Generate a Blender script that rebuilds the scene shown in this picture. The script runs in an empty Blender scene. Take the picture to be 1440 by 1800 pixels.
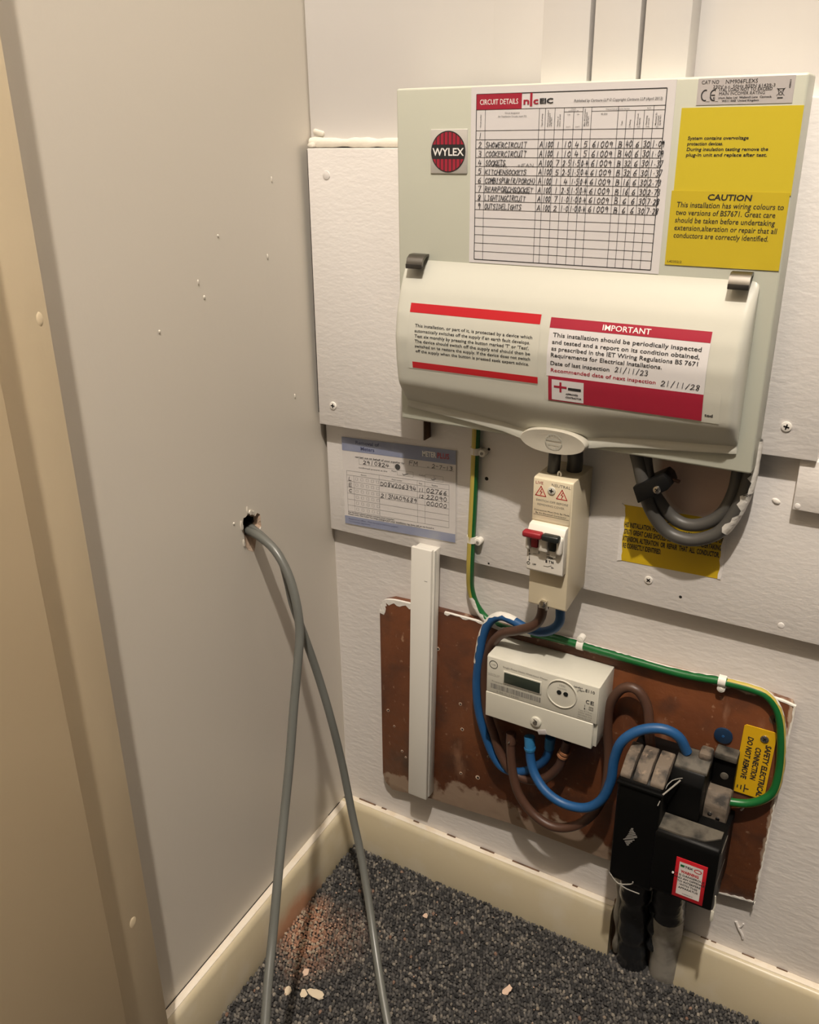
import bpy, bmesh, math, random
import numpy as np
from mathutils import Vector, Matrix
random.seed(7); rng = np.random.default_rng(7)
S = bpy.context.scene
COL = S.collection

# ------------------------------------------------------------------ camera, world, light, exposure
cam_d = bpy.data.cameras.new('camera'); cam = bpy.data.objects.new('camera', cam_d); COL.objects.link(cam)
cam.location = (0.6069, -0.8382, 0.9596); cam.rotation_euler = (1.1681, 0.0119, 0.5291)
cam_d.sensor_fit = 'HORIZONTAL'; cam_d.sensor_width = 36.0; cam_d.lens = 36.0 * 1566.58 / 1440.0
cam_d.clip_start = 0.01
S.camera = cam
world = bpy.data.worlds.new('dim_room_glow'); S.world = world; world.use_nodes = True
world.node_tree.nodes['Background'].inputs[0].default_value = (1.0, 0.89, 0.78, 1)
world.node_tree.nodes['Background'].inputs[1].default_value = 0.045
lamp_d = bpy.data.lights.new('ceiling_bulb', 'POINT'); lamp = bpy.data.objects.new('ceiling_bulb', lamp_d); COL.objects.link(lamp)
lamp.location = (0.74, -1.2, 2.80); lamp_d.energy = 232; lamp_d.color = (1.0, 0.90, 0.79); lamp_d.shadow_soft_size = 0.03
S.view_settings.view_transform = 'Standard'; S.view_settings.look = 'None'
S.view_settings.exposure = 0.0; S.view_settings.gamma = 1.0; S.view_settings.use_curve_mapping = False

# ------------------------------------------------------------------ materials
MATS = {}
def M(name, col, rough=0.5, metal=0.0, mix=None, bump=None, spec=0.5, alpha=None, coat=0.0):
    """mix=(scale, colour2, lo, hi[, stretch]) mottling; bump=(scale, strength, stretch xyz[, detail])"""
    m = bpy.data.materials.new(name); m.use_nodes = True; nt = m.node_tree; N = nt.nodes; L = nt.links
    b = N['Principled BSDF']
    b.inputs['Base Color'].default_value = (*col, 1); b.inputs['Roughness'].default_value = rough
    b.inputs['Metallic'].default_value = metal; b.inputs['Specular IOR Level'].default_value = spec
    b.inputs['Coat Weight'].default_value = coat
    if alpha is not None: b.inputs['Alpha'].default_value = alpha
    def noise(scale, stretch, detail=4):
        tc = N.new('ShaderNodeTexCoord'); mp = N.new('ShaderNodeMapping'); n = N.new('ShaderNodeTexNoise')
        mp.inputs['Scale'].default_value = stretch; n.inputs['Scale'].default_value = scale; n.inputs['Detail'].default_value = detail
        L.new(tc.outputs['Object'], mp.inputs[0]); L.new(mp.outputs[0], n.inputs['Vector']); return n
    last = None
    if mix:
        layers = mix if isinstance(mix, list) else [mix]
        for la in layers:
            scale, c2, lo, hi = la[:4]; st = la[4] if len(la) > 4 else (1, 1, 1)
            n = noise(scale, st, 6); r = N.new('ShaderNodeValToRGB')
            r.color_ramp.elements[0].position = lo; r.color_ramp.elements[0].color = (0, 0, 0, 1)
            r.color_ramp.elements[1].position = hi; r.color_ramp.elements[1].color = (1, 1, 1, 1)
            L.new(n.outputs[0], r.inputs[0])
            x = N.new('ShaderNodeMix'); x.data_type = 'RGBA'
            if last is None: x.inputs[6].default_value = (*col, 1)
            else: L.new(last, x.inputs[6])
            x.inputs[7].default_value = (*c2, 1)
            L.new(r.outputs[0], x.inputs[0]); last = x.outputs[2]
        L.new(last, b.inputs['Base Color'])
    if bump:
        prev = None
        for bp_ in (bump if isinstance(bump, list) else [bump]):
            scale, strength, st = bp_[:3]
            n = noise(scale, st, bp_[3] if len(bp_) > 3 else 4); bu = N.new('ShaderNodeBump')
            bu.inputs['Strength'].default_value = strength; bu.inputs['Distance'].default_value = 0.002
            L.new(n.outputs[0], bu.inputs['Height'])
            if prev is not None: L.new(prev, bu.inputs['Normal'])
            prev = bu.outputs[0]
        L.new(prev, b.inputs['Normal'])
    MATS[name] = m; return m

def patch(m, c2, centre, size, soft=0.3, wobble=0.4, nscale=30):
    """a stain with a shape of its own: elliptical blob with ragged edge, colour c2, mixed over the base colour"""
    nt = m.node_tree; N = nt.nodes; L = nt.links; b = N['Principled BSDF']
    tc = N.new('ShaderNodeNewGeometry'); mp = N.new('ShaderNodeMapping'); mp.vector_type = 'TEXTURE'
    mp.inputs['Location'].default_value = centre; mp.inputs['Scale'].default_value = size
    ln = N.new('ShaderNodeVectorMath'); ln.operation = 'LENGTH'
    n = N.new('ShaderNodeTexNoise'); n.inputs['Scale'].default_value = nscale; n.inputs['Detail'].default_value = 8
    ad = N.new('ShaderNodeMath'); ad.operation = 'MULTIPLY_ADD'; ad.inputs[1].default_value = wobble * 2
    r = N.new('ShaderNodeMapRange'); r.inputs[1].default_value = 1 + wobble + soft; r.inputs[2].default_value = 1 + wobble - soft
    x = N.new('ShaderNodeMix'); x.data_type = 'RGBA'; x.inputs[7].default_value = (*c2, 1)
    L.new(tc.outputs['Position'], mp.inputs[0]); L.new(mp.outputs[0], ln.inputs[0]); L.new(tc.outputs['Position'], n.inputs['Vector'])
    L.new(n.outputs[0], ad.inputs[0]); L.new(ln.outputs['Value'], ad.inputs[2]); L.new(ad.outputs[0], r.inputs[0]); L.new(r.outputs[0], x.inputs[0])
    bc = b.inputs['Base Color']
    if bc.is_linked: L.new(bc.links[0].from_socket, x.inputs[6])
    else: x.inputs[6].default_value = bc.default_value
    L.new(x.outputs[2], bc)

WHITE = (0.80, 0.765, 0.70)
M('wall_paint', WHITE, 0.45, bump=[(60, 0.15, (0.5, 1, 1.6)), (9, 0.35, (1, 1, 1))])
M('brushed_paint', (0.705, 0.665, 0.63), 0.42, bump=[(120, 0.34, (0.6, 1, 1.5)), (16, 0.45, (1, 1, 1))], mix=(5, (0.67, 0.62, 0.575), 0.45, 0.75))
M('left_paint', (0.665, 0.615, 0.535), 0.4, bump=[(120, 0.06, (1, 1, 1)), (7, 0.25, (1, 1, 0.5))])
M('panel_paint', (0.80, 0.765, 0.735), 0.42, bump=[(170, 0.22, (0.7, 1, 1.4)), (22, 0.12, (1, 1, 1))])
M('lining_paint', (0.80, 0.775, 0.755), 0.42, bump=[(45, 0.18, (1, 1, 0.5))])
M('caulk', (0.73, 0.69, 0.60), 0.45, bump=[(120, 0.6, (0.4, 1, 1))])
M('cream_gloss', (0.70, 0.60, 0.42), 0.3, bump=[(40, 0.2, (1, 1, 1))])
M('skirt_cream', (0.55, 0.475, 0.325), 0.36, bump=[(40, 0.25, (1, 1, 1))], mix=(25, (0.58, 0.52, 0.40), 0.5, 0.75))
patch(MATS['skirt_cream'], (0.50, 0.27, 0.16), (0.03, -0.165, 0.004), (0.03, 0.055, 0.03), 0.35, 0.35, 60)
M('skirt_top', (0.76, 0.69, 0.58), 0.5, bump=[(90, 0.5, (1, 1, 1))], mix=(70, (0.72, 0.62, 0.48), 0.5, 0.7))
M('door_cream', (0.70, 0.56, 0.36), 0.3, bump=[(25, 0.12, (1, 1, 0.4))])
M('frame_cream', (0.76, 0.63, 0.43), 0.3, bump=[(60, 0.2, (1, 1, 0.4))])
M('cu_shell', (0.54, 0.55, 0.465), 0.4)
M('cover_shell', (0.575, 0.57, 0.50), 0.33)
M('tab_plastic', (0.60, 0.565, 0.475), 0.35)
M('paper', (0.70, 0.675, 0.68), 0.55)
M('ink', (0.02, 0.02, 0.022), 0.6)
M('pen_ink', (0.012, 0.012, 0.02), 0.5)
M('grey_ink', (0.19, 0.18, 0.165), 0.6)
M('pale_ink', (0.27, 0.255, 0.225), 0.6)
M('label_red', (0.50, 0.013, 0.022), 0.35)
M('label_dark_red', (0.36, 0.017, 0.042), 0.35)
M('label_white', (0.68, 0.66, 0.66), 0.4)
M('clear_film', (0.585, 0.58, 0.51), 0.25)
M('print_white', (0.85, 0.83, 0.80), 0.5)
M('yellow_label', (0.60, 0.48, 0.03), 0.38)
M('yellow_label_two', (0.56, 0.43, 0.025), 0.36)
M('old_yellow', (0.62, 0.42, 0.012), 0.5, mix=(14, (0.40, 0.28, 0.02), 0.5, 0.7))
M('silver_plate', (0.55, 0.52, 0.52), 0.4, 0.2)
M('badge_silver', (0.62, 0.60, 0.57), 0.35, 0.3)
M('steel', (0.62, 0.60, 0.56), 0.22, 1.0)
M('clip_steel', (0.17, 0.16, 0.145), 0.3, 1.0)
M('dark_steel', (0.06, 0.055, 0.05), 0.4, 0.6)
M('screw_paint', (0.80, 0.76, 0.70), 0.35)
M('dark_hole', (0.012, 0.010, 0.008), 0.9)
M('wood_end', (0.16, 0.09, 0.05), 0.8, mix=(60, (0.06, 0.035, 0.02), 0.4, 0.7, (1, 1, 0.2)))
M('trunk_pvc', (0.78, 0.75, 0.68), 0.32)
M('switch_beige', (0.74, 0.65, 0.47), 0.35)
M('switch_white', (0.80, 0.76, 0.68), 0.32)
M('toggle_red', (0.30, 0.02, 0.03), 0.35)
M('toggle_black', (0.015, 0.018, 0.018), 0.3)
M('meter_grey', (0.64, 0.62, 0.535), 0.38, mix=(22, (0.70, 0.68, 0.6), 0.5, 0.7))
M('meter_lid', (0.63, 0.61, 0.525), 0.36)
M('lcd', (0.035, 0.045, 0.035), 0.12)
M('board_brown', (0.115, 0.038, 0.016), 0.38, mix=[(9, (0.19, 0.062, 0.022), 0.4, 0.7), (130, (0.30, 0.17, 0.10), 0.66, 0.74), (28, (0.07, 0.03, 0.018), 0.5, 0.72), (45, (0.26, 0.13, 0.075), 0.62, 0.78, (1, 1, 0.35))], bump=[(110, 0.3, (1, 1, 1))])
for c_, s_ in (((0.22, 0, 0.155), (0.075, 1, 0.028)), ((0.33, 0, 0.152), (0.07, 1, 0.03)), ((0.10, 0, 0.14), (0.03, 1, 0.018)), ((0.30, 0, 0.436), (0.26, 1, 0.006)), ((0.56, 0, 0.3), (0.006, 1, 0.2))):
    patch(MATS['board_brown'], (0.40, 0.29, 0.21), c_, s_, 0.12, 0.75, 70)
M('blue_pvc', (0.014, 0.082, 0.225), 0.45)
M('brown_pvc', (0.08, 0.038, 0.024), 0.45)
M('band_orange', (0.36, 0.16, 0.075), 0.4)
M('band_blue', (0.03, 0.17, 0.36), 0.3)
M('grey_pvc', (0.125, 0.128, 0.115), 0.33)
M('tail_grey', (0.078, 0.074, 0.067), 0.45)
M('tail_dark', (0.045, 0.043, 0.042), 0.45)
M('earth_green', (0.008, 0.12, 0.028), 0.35)
M('earth_yellow', (0.50, 0.40, 0.08), 0.4)
M('paint_splash', (0.78, 0.75, 0.69), 0.4, bump=[(200, 0.5, (1, 1, 1))])
M('clip_white', (0.80, 0.77, 0.70), 0.35)
M('black_plastic', (0.006, 0.006, 0.006), 0.4, spec=0.3)
M('bakelite', (0.004, 0.004, 0.004), 0.42, spec=0.12)
M('dusty_bakelite', (0.15, 0.118, 0.088), 0.75, mix=[(60, (0.035, 0.030, 0.025), 0.48, 0.66), (150, (0.27, 0.20, 0.145), 0.6, 0.75)], bump=[(160, 0.5, (1, 1, 1))])
M('grey_dust', (0.105, 0.092, 0.072), 0.7, mix=[(60, (0.022, 0.020, 0.017), 0.45, 0.68)], bump=[(160, 0.4, (1, 1, 1))])
M('lead_sheath', (0.40, 0.375, 0.325), 0.45, mix=(40, (0.20, 0.18, 0.15), 0.45, 0.7), bump=[(40, 0.5, (1, 1, 1))])
M('black_tape', (0.016, 0.017, 0.019), 0.24, bump=[(45, 1.0, (1, 1, 1))])
M('tag_yellow', (0.68, 0.40, 0.008), 0.4)
M('cap_blue', (0.008, 0.028, 0.07), 0.4)
M('card_white', (0.70, 0.66, 0.63), 0.35)
M('card_blue', (0.24, 0.27, 0.40), 0.35, mix=(30, (0.33, 0.35, 0.43), 0.5, 0.75))
M('card_navy', (0.03, 0.04, 0.14), 0.5)
M('carpet_backing', (0.045, 0.043, 0.042), 0.95)
M('plaster_raw', (0.46, 0.33, 0.24), 0.95, bump=[(180, 1.0, (1, 1, 1))], mix=(90, (0.60, 0.47, 0.36), 0.4, 0.7))
M('plaster_white', (0.78, 0.73, 0.64), 0.8, bump=[(150, 0.8, (1, 1, 1))])
M('chip_pink', (0.62, 0.45, 0.34), 0.8)
M('crumb', (0.42, 0.28, 0.20), 0.9)
M('chip_cream', (0.62, 0.52, 0.38), 0.7)
M('ceiling_white', (0.80, 0.78, 0.74), 0.7)
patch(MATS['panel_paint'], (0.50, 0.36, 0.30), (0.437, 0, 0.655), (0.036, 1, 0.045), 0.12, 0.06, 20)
# clear polythene sleeve
m = bpy.data.materials.new('clear_sleeve'); m.use_nodes = True; MATS['clear_sleeve'] = m
b = m.node_tree.nodes['Principled BSDF']; b.inputs['Base Color'].default_value = (0.8, 0.8, 0.8, 1); b.inputs['Alpha'].default_value = 0.07
b.inputs['Roughness'].default_value = 0.12
# carpet yarn: colour per tuft from an attribute
m = bpy.data.materials.new('carpet_yarn'); m.use_nodes = True; MATS['carpet_yarn'] = m
a = m.node_tree.nodes.new('ShaderNodeAttribute'); a.attribute_name = 'yarn'
b = m.node_tree.nodes['Principled BSDF']; b.inputs['Roughness'].default_value = 0.95; b.inputs['Specular IOR Level'].default_value = 0.15
m.node_tree.links.new(a.outputs['Color'], b.inputs['Base Color'])

# ------------------------------------------------------------------ mesh helpers (all shapes are given in room metres)
class G:
    def __init__(s): s.v = []; s.f = []
    def add(s, v, f):
        o = len(s.v); s.v += [tuple(p) for p in v]; s.f += [tuple(i + o for i in q) for q in f]; return s
    def bm(s, bm):
        bm.verts.index_update(); s.add([x.co[:] for x in bm.verts], [[x.index for x in f.verts] for f in bm.faces]); bm.free(); return s
    def box(s, x0, x1, y0, y1, z0, z1, bev=0.0, seg=2, rot=None, at=None):
        bm = bmesh.new(); bmesh.ops.create_cube(bm, size=1)
        c = Vector(((x0+x1)/2, (y0+y1)/2, (z0+z1)/2))
        bmesh.ops.scale(bm, vec=(abs(x1-x0), abs(y1-y0), abs(z1-z0)), verts=bm.verts)
        if bev: bmesh.ops.bevel(bm, geom=bm.edges[:], offset=bev, segments=seg, affect='EDGES', profile=0.5)
        if rot is not None: bmesh.ops.rotate(bm, matrix=rot, verts=bm.verts)
        bmesh.ops.translate(bm, vec=c, verts=bm.verts); return s.bm(bm)
    def prism(s, poly, y0, y1, bev=0.0, axis='y'):
        """poly in (x,z) extruded along y (axis 'y'), or (y,z) extruded along x (axis 'x')"""
        bm = bmesh.new()
        P = (lambda a, b, d: (a, d, b)) if axis == 'y' else (lambda a, b, d: (d, a, b))
        A = [bm.verts.new(P(a, b, y0)) for a, b in poly]; B = [bm.verts.new(P(a, b, y1)) for a, b in poly]
        bm.faces.new(A); bm.faces.new(B[::-1]); n = len(poly)
        for i in range(n): bm.faces.new((A[i], B[i], B[(i+1) % n], A[(i+1) % n]))
        bmesh.ops.recalc_face_normals(bm, faces=bm.faces[:])
        if bev: bmesh.ops.bevel(bm, geom=bm.edges[:], offset=bev, segments=2, affect='EDGES', profile=0.5, clamp_overlap=True)
        return s.bm(bm)
    def cyl(s, c, r, y0, y1, n=20, bev=0.0, axis='y', r2=None):
        r2 = r if r2 is None else r2
        def P(ang, d, rr):
            a, b = math.cos(ang)*rr, math.sin(ang)*rr
            return {'y': (c[0]+a, d, c[1]+b), 'x': (d, c[0]+a, c[1]+b), 'z': (c[0]+a, c[1]+b, d)}[axis]
        rings = [(y0, r), (y1, r2)]
        if bev: sg = 1 if y1 > y0 else -1; rings = [(y0, r), (y1 - sg*bev, r2), (y1 - sg*bev*0.3, r2 - bev*0.3), (y1, r2 - bev)]
        V = []; F = []
        for d, rr in rings: V += [P(2*math.pi*i/n, d, rr) for i in range(n)]
        for k in range(len(rings)-1):
            for i in range(n): F.append((k*n+i, k*n+(i+1) % n, (k+1)*n+(i+1) % n, (k+1)*n+i))
        F.append(tuple(range(n))[::-1]); F.append(tuple((len(rings)-1)*n+i for i in range(n)))
        return s.add(V, F)
    def tube(s, pts, r, seg=12, step=0.004, caps=True, rfun=None, frame=None):
        P = spline(pts, step); n = len(P)
        T = [(P[min(i+1, n-1)] - P[max(i-1, 0)]).normalized() for i in range(n)]
        u = Vector(frame) if frame else Vector((0, -1, 0.01))
        V = []; F = []
        for i in range(n):
            u = (u - T[i]*u.dot(T[i]))
            if u.length < 1e-6: u = T[i].orthogonal()
            u.normalize(); w = T[i].cross(u); rr = rfun(i/(n-1)) if rfun else r
            for k in range(seg):
                a = 2*math.pi*k/seg; V.append(P[i] + u*(math.cos(a)*rr) + w*(math.sin(a)*rr))
        for i in range(n-1):
            for k in range(seg): F.append((i*seg+k, i*seg+(k+1) % seg, (i+1)*seg+(k+1) % seg, (i+1)*seg+k))
        if caps: F.append(tuple(range(seg))[::-1]); F.append(tuple((n-1)*seg+k for k in range(seg)))
        return s.add(V, F)
    def strip(s, pts, r, a0, a1, t0, t1, off=0.0004, step=0.004, seg=6, frame=(0, -1, 0.01), ragged=0.0):
        """a skin lying on part of a tube's surface: angles a0..a1 round the tube, stretch t0..t1 of its length"""
        P = spline(pts, step); n = len(P); T = [(P[min(i+1, n-1)] - P[max(i-1, 0)]).normalized() for i in range(n)]
        u = Vector(frame); R = []
        for i in range(n):
            u = u - T[i]*u.dot(T[i]); u.normalize(); w = T[i].cross(u); t = i/(n-1)
            if t0 <= t <= t1:
                e0 = a0 + random.uniform(-ragged, ragged); e1 = a1 + random.uniform(-ragged, ragged)
                R.append([P[i] + u*(math.cos(e0+(e1-e0)*k/seg)*(r+off)) + w*(math.sin(e0+(e1-e0)*k/seg)*(r+off)) for k in range(seg+1)])
        V = [p for q in R for p in q]; F = []
        for i in range(len(R)-1):
            for k in range(seg): F.append((i*(seg+1)+k, i*(seg+1)+k+1, (i+1)*(seg+1)+k+1, (i+1)*(seg+1)+k))
        return s.add(V, F)
    def xf(s, fn): s.v = [tuple(fn(*p)) for p in s.v]; return s

def spline(pts, step):
    P = [Vector(p) for p in pts]
    if len(P) == 2: n = max(1, int((P[1]-P[0]).length/step)); return [P[0].lerp(P[1], i/n) for i in range(n+1)]
    Q = [P[0]*2-P[1]] + P + [P[-1]*2-P[-2]]; out = []
    for i in range(1, len(Q)-2):
        p0, p1, p2, p3 = Q[i-1:i+3]; n = max(2, int((p2-p1).length/step))
        for k in range(n):
            t = k/n; out.append(0.5*((2*p1) + (p2-p0)*t + (2*p0-5*p1+4*p2-p3)*t*t + (3*p1-p0-3*p2+p3)*t**3))
    return out + [P[-1]]

def wloc(o):
    v = Vector((0, 0, 0))
    while o is not None: v = v + o.location; o = o.parent
    return v
def put(name, g, mat, parent=None, label=None, cat=None, group=None, kind=None, smooth=40, plabel=None):
    """link a G as one mesh object; a top-level thing gets its origin at its own base"""
    V = np.array(g.v, float)
    if parent is not None: off = np.array(wloc(parent))
    elif kind == 'structure': off = np.zeros(3)
    else: off = np.array([(V[:, 0].min()+V[:, 0].max())/2, (V[:, 1].min()+V[:, 1].max())/2, V[:, 2].min()])
    me = bpy.data.meshes.new(name); me.from_pydata([tuple(p) for p in (V-off)], [], g.f); me.update()
    bm = bmesh.new(); bm.from_mesh(me); bmesh.ops.recalc_face_normals(bm, faces=bm.faces[:]); bm.to_mesh(me); bm.free()
    if smooth: me.shade_smooth(); me.set_sharp_from_angle(angle=math.radians(smooth))
    me.materials.append(MATS[mat])
    o = bpy.data.objects.new(name, me); COL.objects.link(o)
    if parent is not None: o.parent = parent
    else: o.location = off
    if label: o['label'] = label
    if cat: o['category'] = cat
    if group: o['group'] = group
    if kind: o['kind'] = kind
    if plabel: o['label'] = plabel
    return o
def thing(name, loc, label, cat, group=None):
    o = bpy.data.objects.new(name, None); COL.objects.link(o); o.location = loc; o.empty_display_size = 0.02
    o['label'] = label; o['category'] = cat
    if group: o['group'] = group
    return o

# ------------------------------------------------------------------ flat print: lettering, rules, handwriting
TXT = {}
def glyphs(string, bold=0.0):
    key = (string, bold)
    if key not in TXT:
        c = bpy.data.curves.new('t', 'FONT'); c.body = string; c.size = 1; c.resolution_u = 2; c.offset = bold
        c.fill_mode = 'FRONT' if c.dimensions == '2D' else 'FRONT'
        o = bpy.data.objects.new('t', c); COL.objects.link(o)
        dg = bpy.context.evaluated_depsgraph_get(); me = bpy.data.meshes.new_from_object(o.evaluated_get(dg))
        V = [(v.co.x, v.co.y) for v in me.vertices]; F = [tuple(p.vertices) for p in me.polygons]
        bpy.data.objects.remove(o); bpy.data.curves.remove(c); bpy.data.meshes.remove(me)
        TXT[key] = (V, F)
    return TXT[key]
ST = {  # single-stroke hand lettering
 'A': [[(0,0),(.5,1),(1,0)],[(.2,.38),(.85,.4)]], 'B': [[(0,0),(.05,1),(.75,.9),(.7,.6),(.05,.52)],[(.3,.53),(.95,.4),(.85,.06),(0,0)]],
 'C': [[(1,.85),(.6,1),(.15,.75),(0,.4),(.25,.05),(.65,0),(1,.12)]], 'D': [[(0,0),(0,1),(.7,.85),(1,.5),(.75,.1),(0,0)]],
 'E': [[(1,1),(0,.95),(0,0),(1,.03)],[(0,.52),(.8,.55)]], 'F': [[(1,1),(0,.95),(0,0)],[(0,.52),(.8,.55)]],
 'G': [[(1,.85),(.6,1),(.1,.7),(0,.3),(.4,0),(.95,.1),(.95,.45),(.55,.45)]], 'H': [[(0,0),(.05,1)],[(1,0),(1,1)],[(0,.5),(1,.52)]],
 'I': [[(.5,0),(.5,1)],[(.1,1),(.9,1)],[(.1,0),(.9,0)]], 'K': [[(0,0),(0,1)],[(1,1),(.05,.45),(1,0)]], 'L': [[(.1,1),(0,0),(1,.05)]],
 'M': [[(0,0),(.1,1),(.5,.4),(.9,1),(1,0)]], 'N': [[(0,0),(0,1),(1,0),(1,1)]], 'O': [[(.5,1),(.05,.7),(.1,.2),(.5,0),(.95,.3),(.9,.8),(.5,1)]],
 'P': [[(0,0),(.05,1),(.85,.9),(.8,.55),(.05,.48)]], 'R': [[(0,0),(.05,1),(.85,.9),(.75,.58),(.05,.5),(1,0)]],
 'S': [[(.95,.88),(.5,1),(.1,.8),(.3,.55),(.8,.42),(.9,.15),(.4,0),(0,.12)]], 'T': [[(0,1),(1,.97)],[(.5,1),(.5,0)]],
 'U': [[(0,1),(.05,.2),(.5,0),(.9,.2),(1,1),(1,0)]], 'W': [[(0,1),(.25,0),(.5,.7),(.75,0),(1,1)]], 'X': [[(0,0),(1,1)],[(0,1),(1,0)]], 'Z': [[(0,1),(1,1),(0,0),(1,0)]],
 '0': [[(.5,1),(.1,.7),(.1,.25),(.5,0),(.9,.3),(.85,.8),(.5,1)]], '1': [[(.5,1),(.45,0)]], '2': [[(.05,.8),(.4,1),(.85,.8),(.6,.45),(0,.02),(1,.06)]],
 '3': [[(.05,.95),(.7,1),(.85,.75),(.4,.55),(.9,.35),(.65,.02),(.05,.08)]], '4': [[(.3,1),(.05,.35),(1,.4)],[(.75,.75),(.65,0)]],
 '5': [[(.95,1),(.2,.97),(.1,.6),(.7,.6),(.9,.3),(.55,0),(.05,.06)]], '6': [[(.75,1),(.2,.6),(.05,.2),(.4,0),(.85,.15),(.8,.42),(.15,.35)]],
 '7': [[(.05,.97),(.95,1),(.4,0)]], '8': [[(.85,.9),(.4,1),(.15,.8),(.8,.3),(.6,0),(.15,.15),(.6,.5),(.9,.8),(.85,.9)]],
 '9': [[(.85,.75),(.5,1),(.1,.8),(.3,.5),(.85,.7),(.75,0)]], '/': [[(.1,-.1),(.8,1.1)]], '(': [[(.7,1.15),(.3,.6),(.6,-.1)]], ')': [[(.3,1.15),(.7,.6),(.3,-.1)]],
 '.': [[(.45,.42),(.55,.36)]], '-': [[(.1,.5),(.9,.5)]], '+': [[(.1,.5),(.9,.5)],[(.5,.8),(.5,.2)]], 'v': [[(0,.4),(.3,.1),(1,.7)]],
}
class P2:
    """print laid out in (x, z) metres on a label, then lifted onto its surface by a depth function"""
    def __init__(s): s.v = []; s.f = []
    def rect(s, x0, x1, z0, z1, n=1):
        for k in range(n):
            a, b = z0+(z1-z0)*k/n, z0+(z1-z0)*(k+1)/n; o = len(s.v)
            s.v += [(x0, a), (x1, a), (x1, b), (x0, b)]; s.f.append((o, o+1, o+2, o+3))
        return s
    def line(s, x0, z0, x1, z1, w):
        d = Vector((x1-x0, z1-z0)); L = d.length or 1e-9; nx, nz = -d.y/L*w/2, d.x/L*w/2; ex, ez = d.x/L*w/2, d.y/L*w/2; o = len(s.v)
        s.v += [(x0-nx-ex, z0-nz-ez), (x1-nx+ex, z1-nz+ez), (x1+nx+ex, z1+nz+ez), (x0+nx-ex, z0+nz-ez)]; s.f.append((o, o+1, o+2, o+3)); return s
    def poly(s, pts): o = len(s.v); s.v += pts; s.f.append(tuple(range(o, o+len(pts)))); return s
    def ring(s, x, z, rx, rz, w, n=28):
        o = len(s.v)
        for i in range(n):
            a = 2*math.pi*i/n; s.v += [(x+math.cos(a)*rx, z+math.sin(a)*rz), (x+math.cos(a)*(rx-w), z+math.sin(a)*(rz-w))]
        for i in range(n): j = (i+1) % n; s.f.append((o+2*i, o+2*j, o+2*j+1, o+2*i+1))
        return s
    def disc(s, x, z, rx, rz, n=24): return s.poly([(x+math.cos(2*math.pi*i/n)*rx, z+math.sin(2*math.pi*i/n)*rz) for i in range(n)])
    def text(s, string, x0, z, h, x1=None, align='l', bold=0.0, shear=0.0, rot=0.0):
        """cap height h; x0..x1 squeezes the line to that width; rot in degrees about (x0, z)"""
        V, F = glyphs(string, bold)
        if not V: return s
        k = h/0.70; ax = min(p[0] for p in V); bx = max(p[0] for p in V); w = (bx-ax)*k
        sx = k*((x1-x0)/w) if x1 is not None else k; w = (bx-ax)*sx
        dx = {'l': 0, 'c': -w/2, 'r': -w}[align] if x1 is None else 0
        c, sn = math.cos(math.radians(rot)), math.sin(math.radians(rot)); o = len(s.v)
        for px, py in V:
            a = (px-ax)*sx+dx+py*k*shear; b = py*k; s.v.append((x0+a*c-b*sn, z+a*sn+b*c))
        s.f += [tuple(i+o for i in q) for q in F]; return s
    def hand(s, string, x0, z, h, x1, w=0.0005, jit=0.05, shear=0.12):
        n = len(string); adv = (x1-x0)/max(n, 1)
        for i, ch in enumerate(string):
            if ch not in ST: continue
            gw = adv*(0.78 if ch not in '1I.' else 0.5); ox = x0+i*adv+(adv-gw)*0.4; oz = z+random.uniform(-.04, .04)*h; hh = h*random.uniform(.92, 1.06)
            for stroke in ST[ch]:
                q = [(ox+(a+random.uniform(-jit, jit))*gw+b*shear*hh, oz+(b+random.uniform(-jit, jit))*hh) for a, b in stroke]
                for (a, b), (c, d) in zip(q, q[1:]): s.line(a, b, c, d, w)
        return s
    def put(s, name, mat, parent, depth, plabel=None):
        g = G(); g.v = [(x, -(depth(x, z) if callable(depth) else depth), z) for x, z in s.v]; g.f = s.f
        V = np.array(g.v); me = bpy.data.meshes.new(name); me.from_pydata([tuple(p) for p in (V-np.array(wloc(parent)))], [], g.f)
        # make every print face look away from the wall
        bm = bmesh.new(); bm.from_mesh(me); bm.normal_update()
        for f in bm.faces:
            if f.normal.y > 0: f.normal_flip()
        bm.to_mesh(me); bm.free(); me.materials.append(MATS[mat])
        o = bpy.data.objects.new(name, me); COL.objects.link(o); o.parent = parent
        if plabel: o['label'] = plabel
        return o

# ------------------------------------------------------------------ the setting
AL = 0.0561; _q = math.hypot(1, AL)
def LW(t, h, z): return ((AL*t + h)/_q, (-t + AL*h)/_q, z)     # point on the left wall: t along it from the corner, h out from it
CEIL = 3.7
g = G().box(-0.15, 1.75, -2.4, 0.12, -0.03, 0.0)
floor = put('floor', g, 'carpet_backing', kind='structure'); floor['label'] = 'dark grey loop pile carpet floor'
g = G().box(-0.15, 1.75, -2.4, 0.12, CEIL, CEIL+0.03)
put('ceiling', g, 'ceiling_white', kind='structure')
g = G().box(-0.12, 1.75, 0.0, 0.1, 0.0, CEIL)
wall_back = put('wall_back', g, 'brushed_paint', kind='structure')
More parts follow.
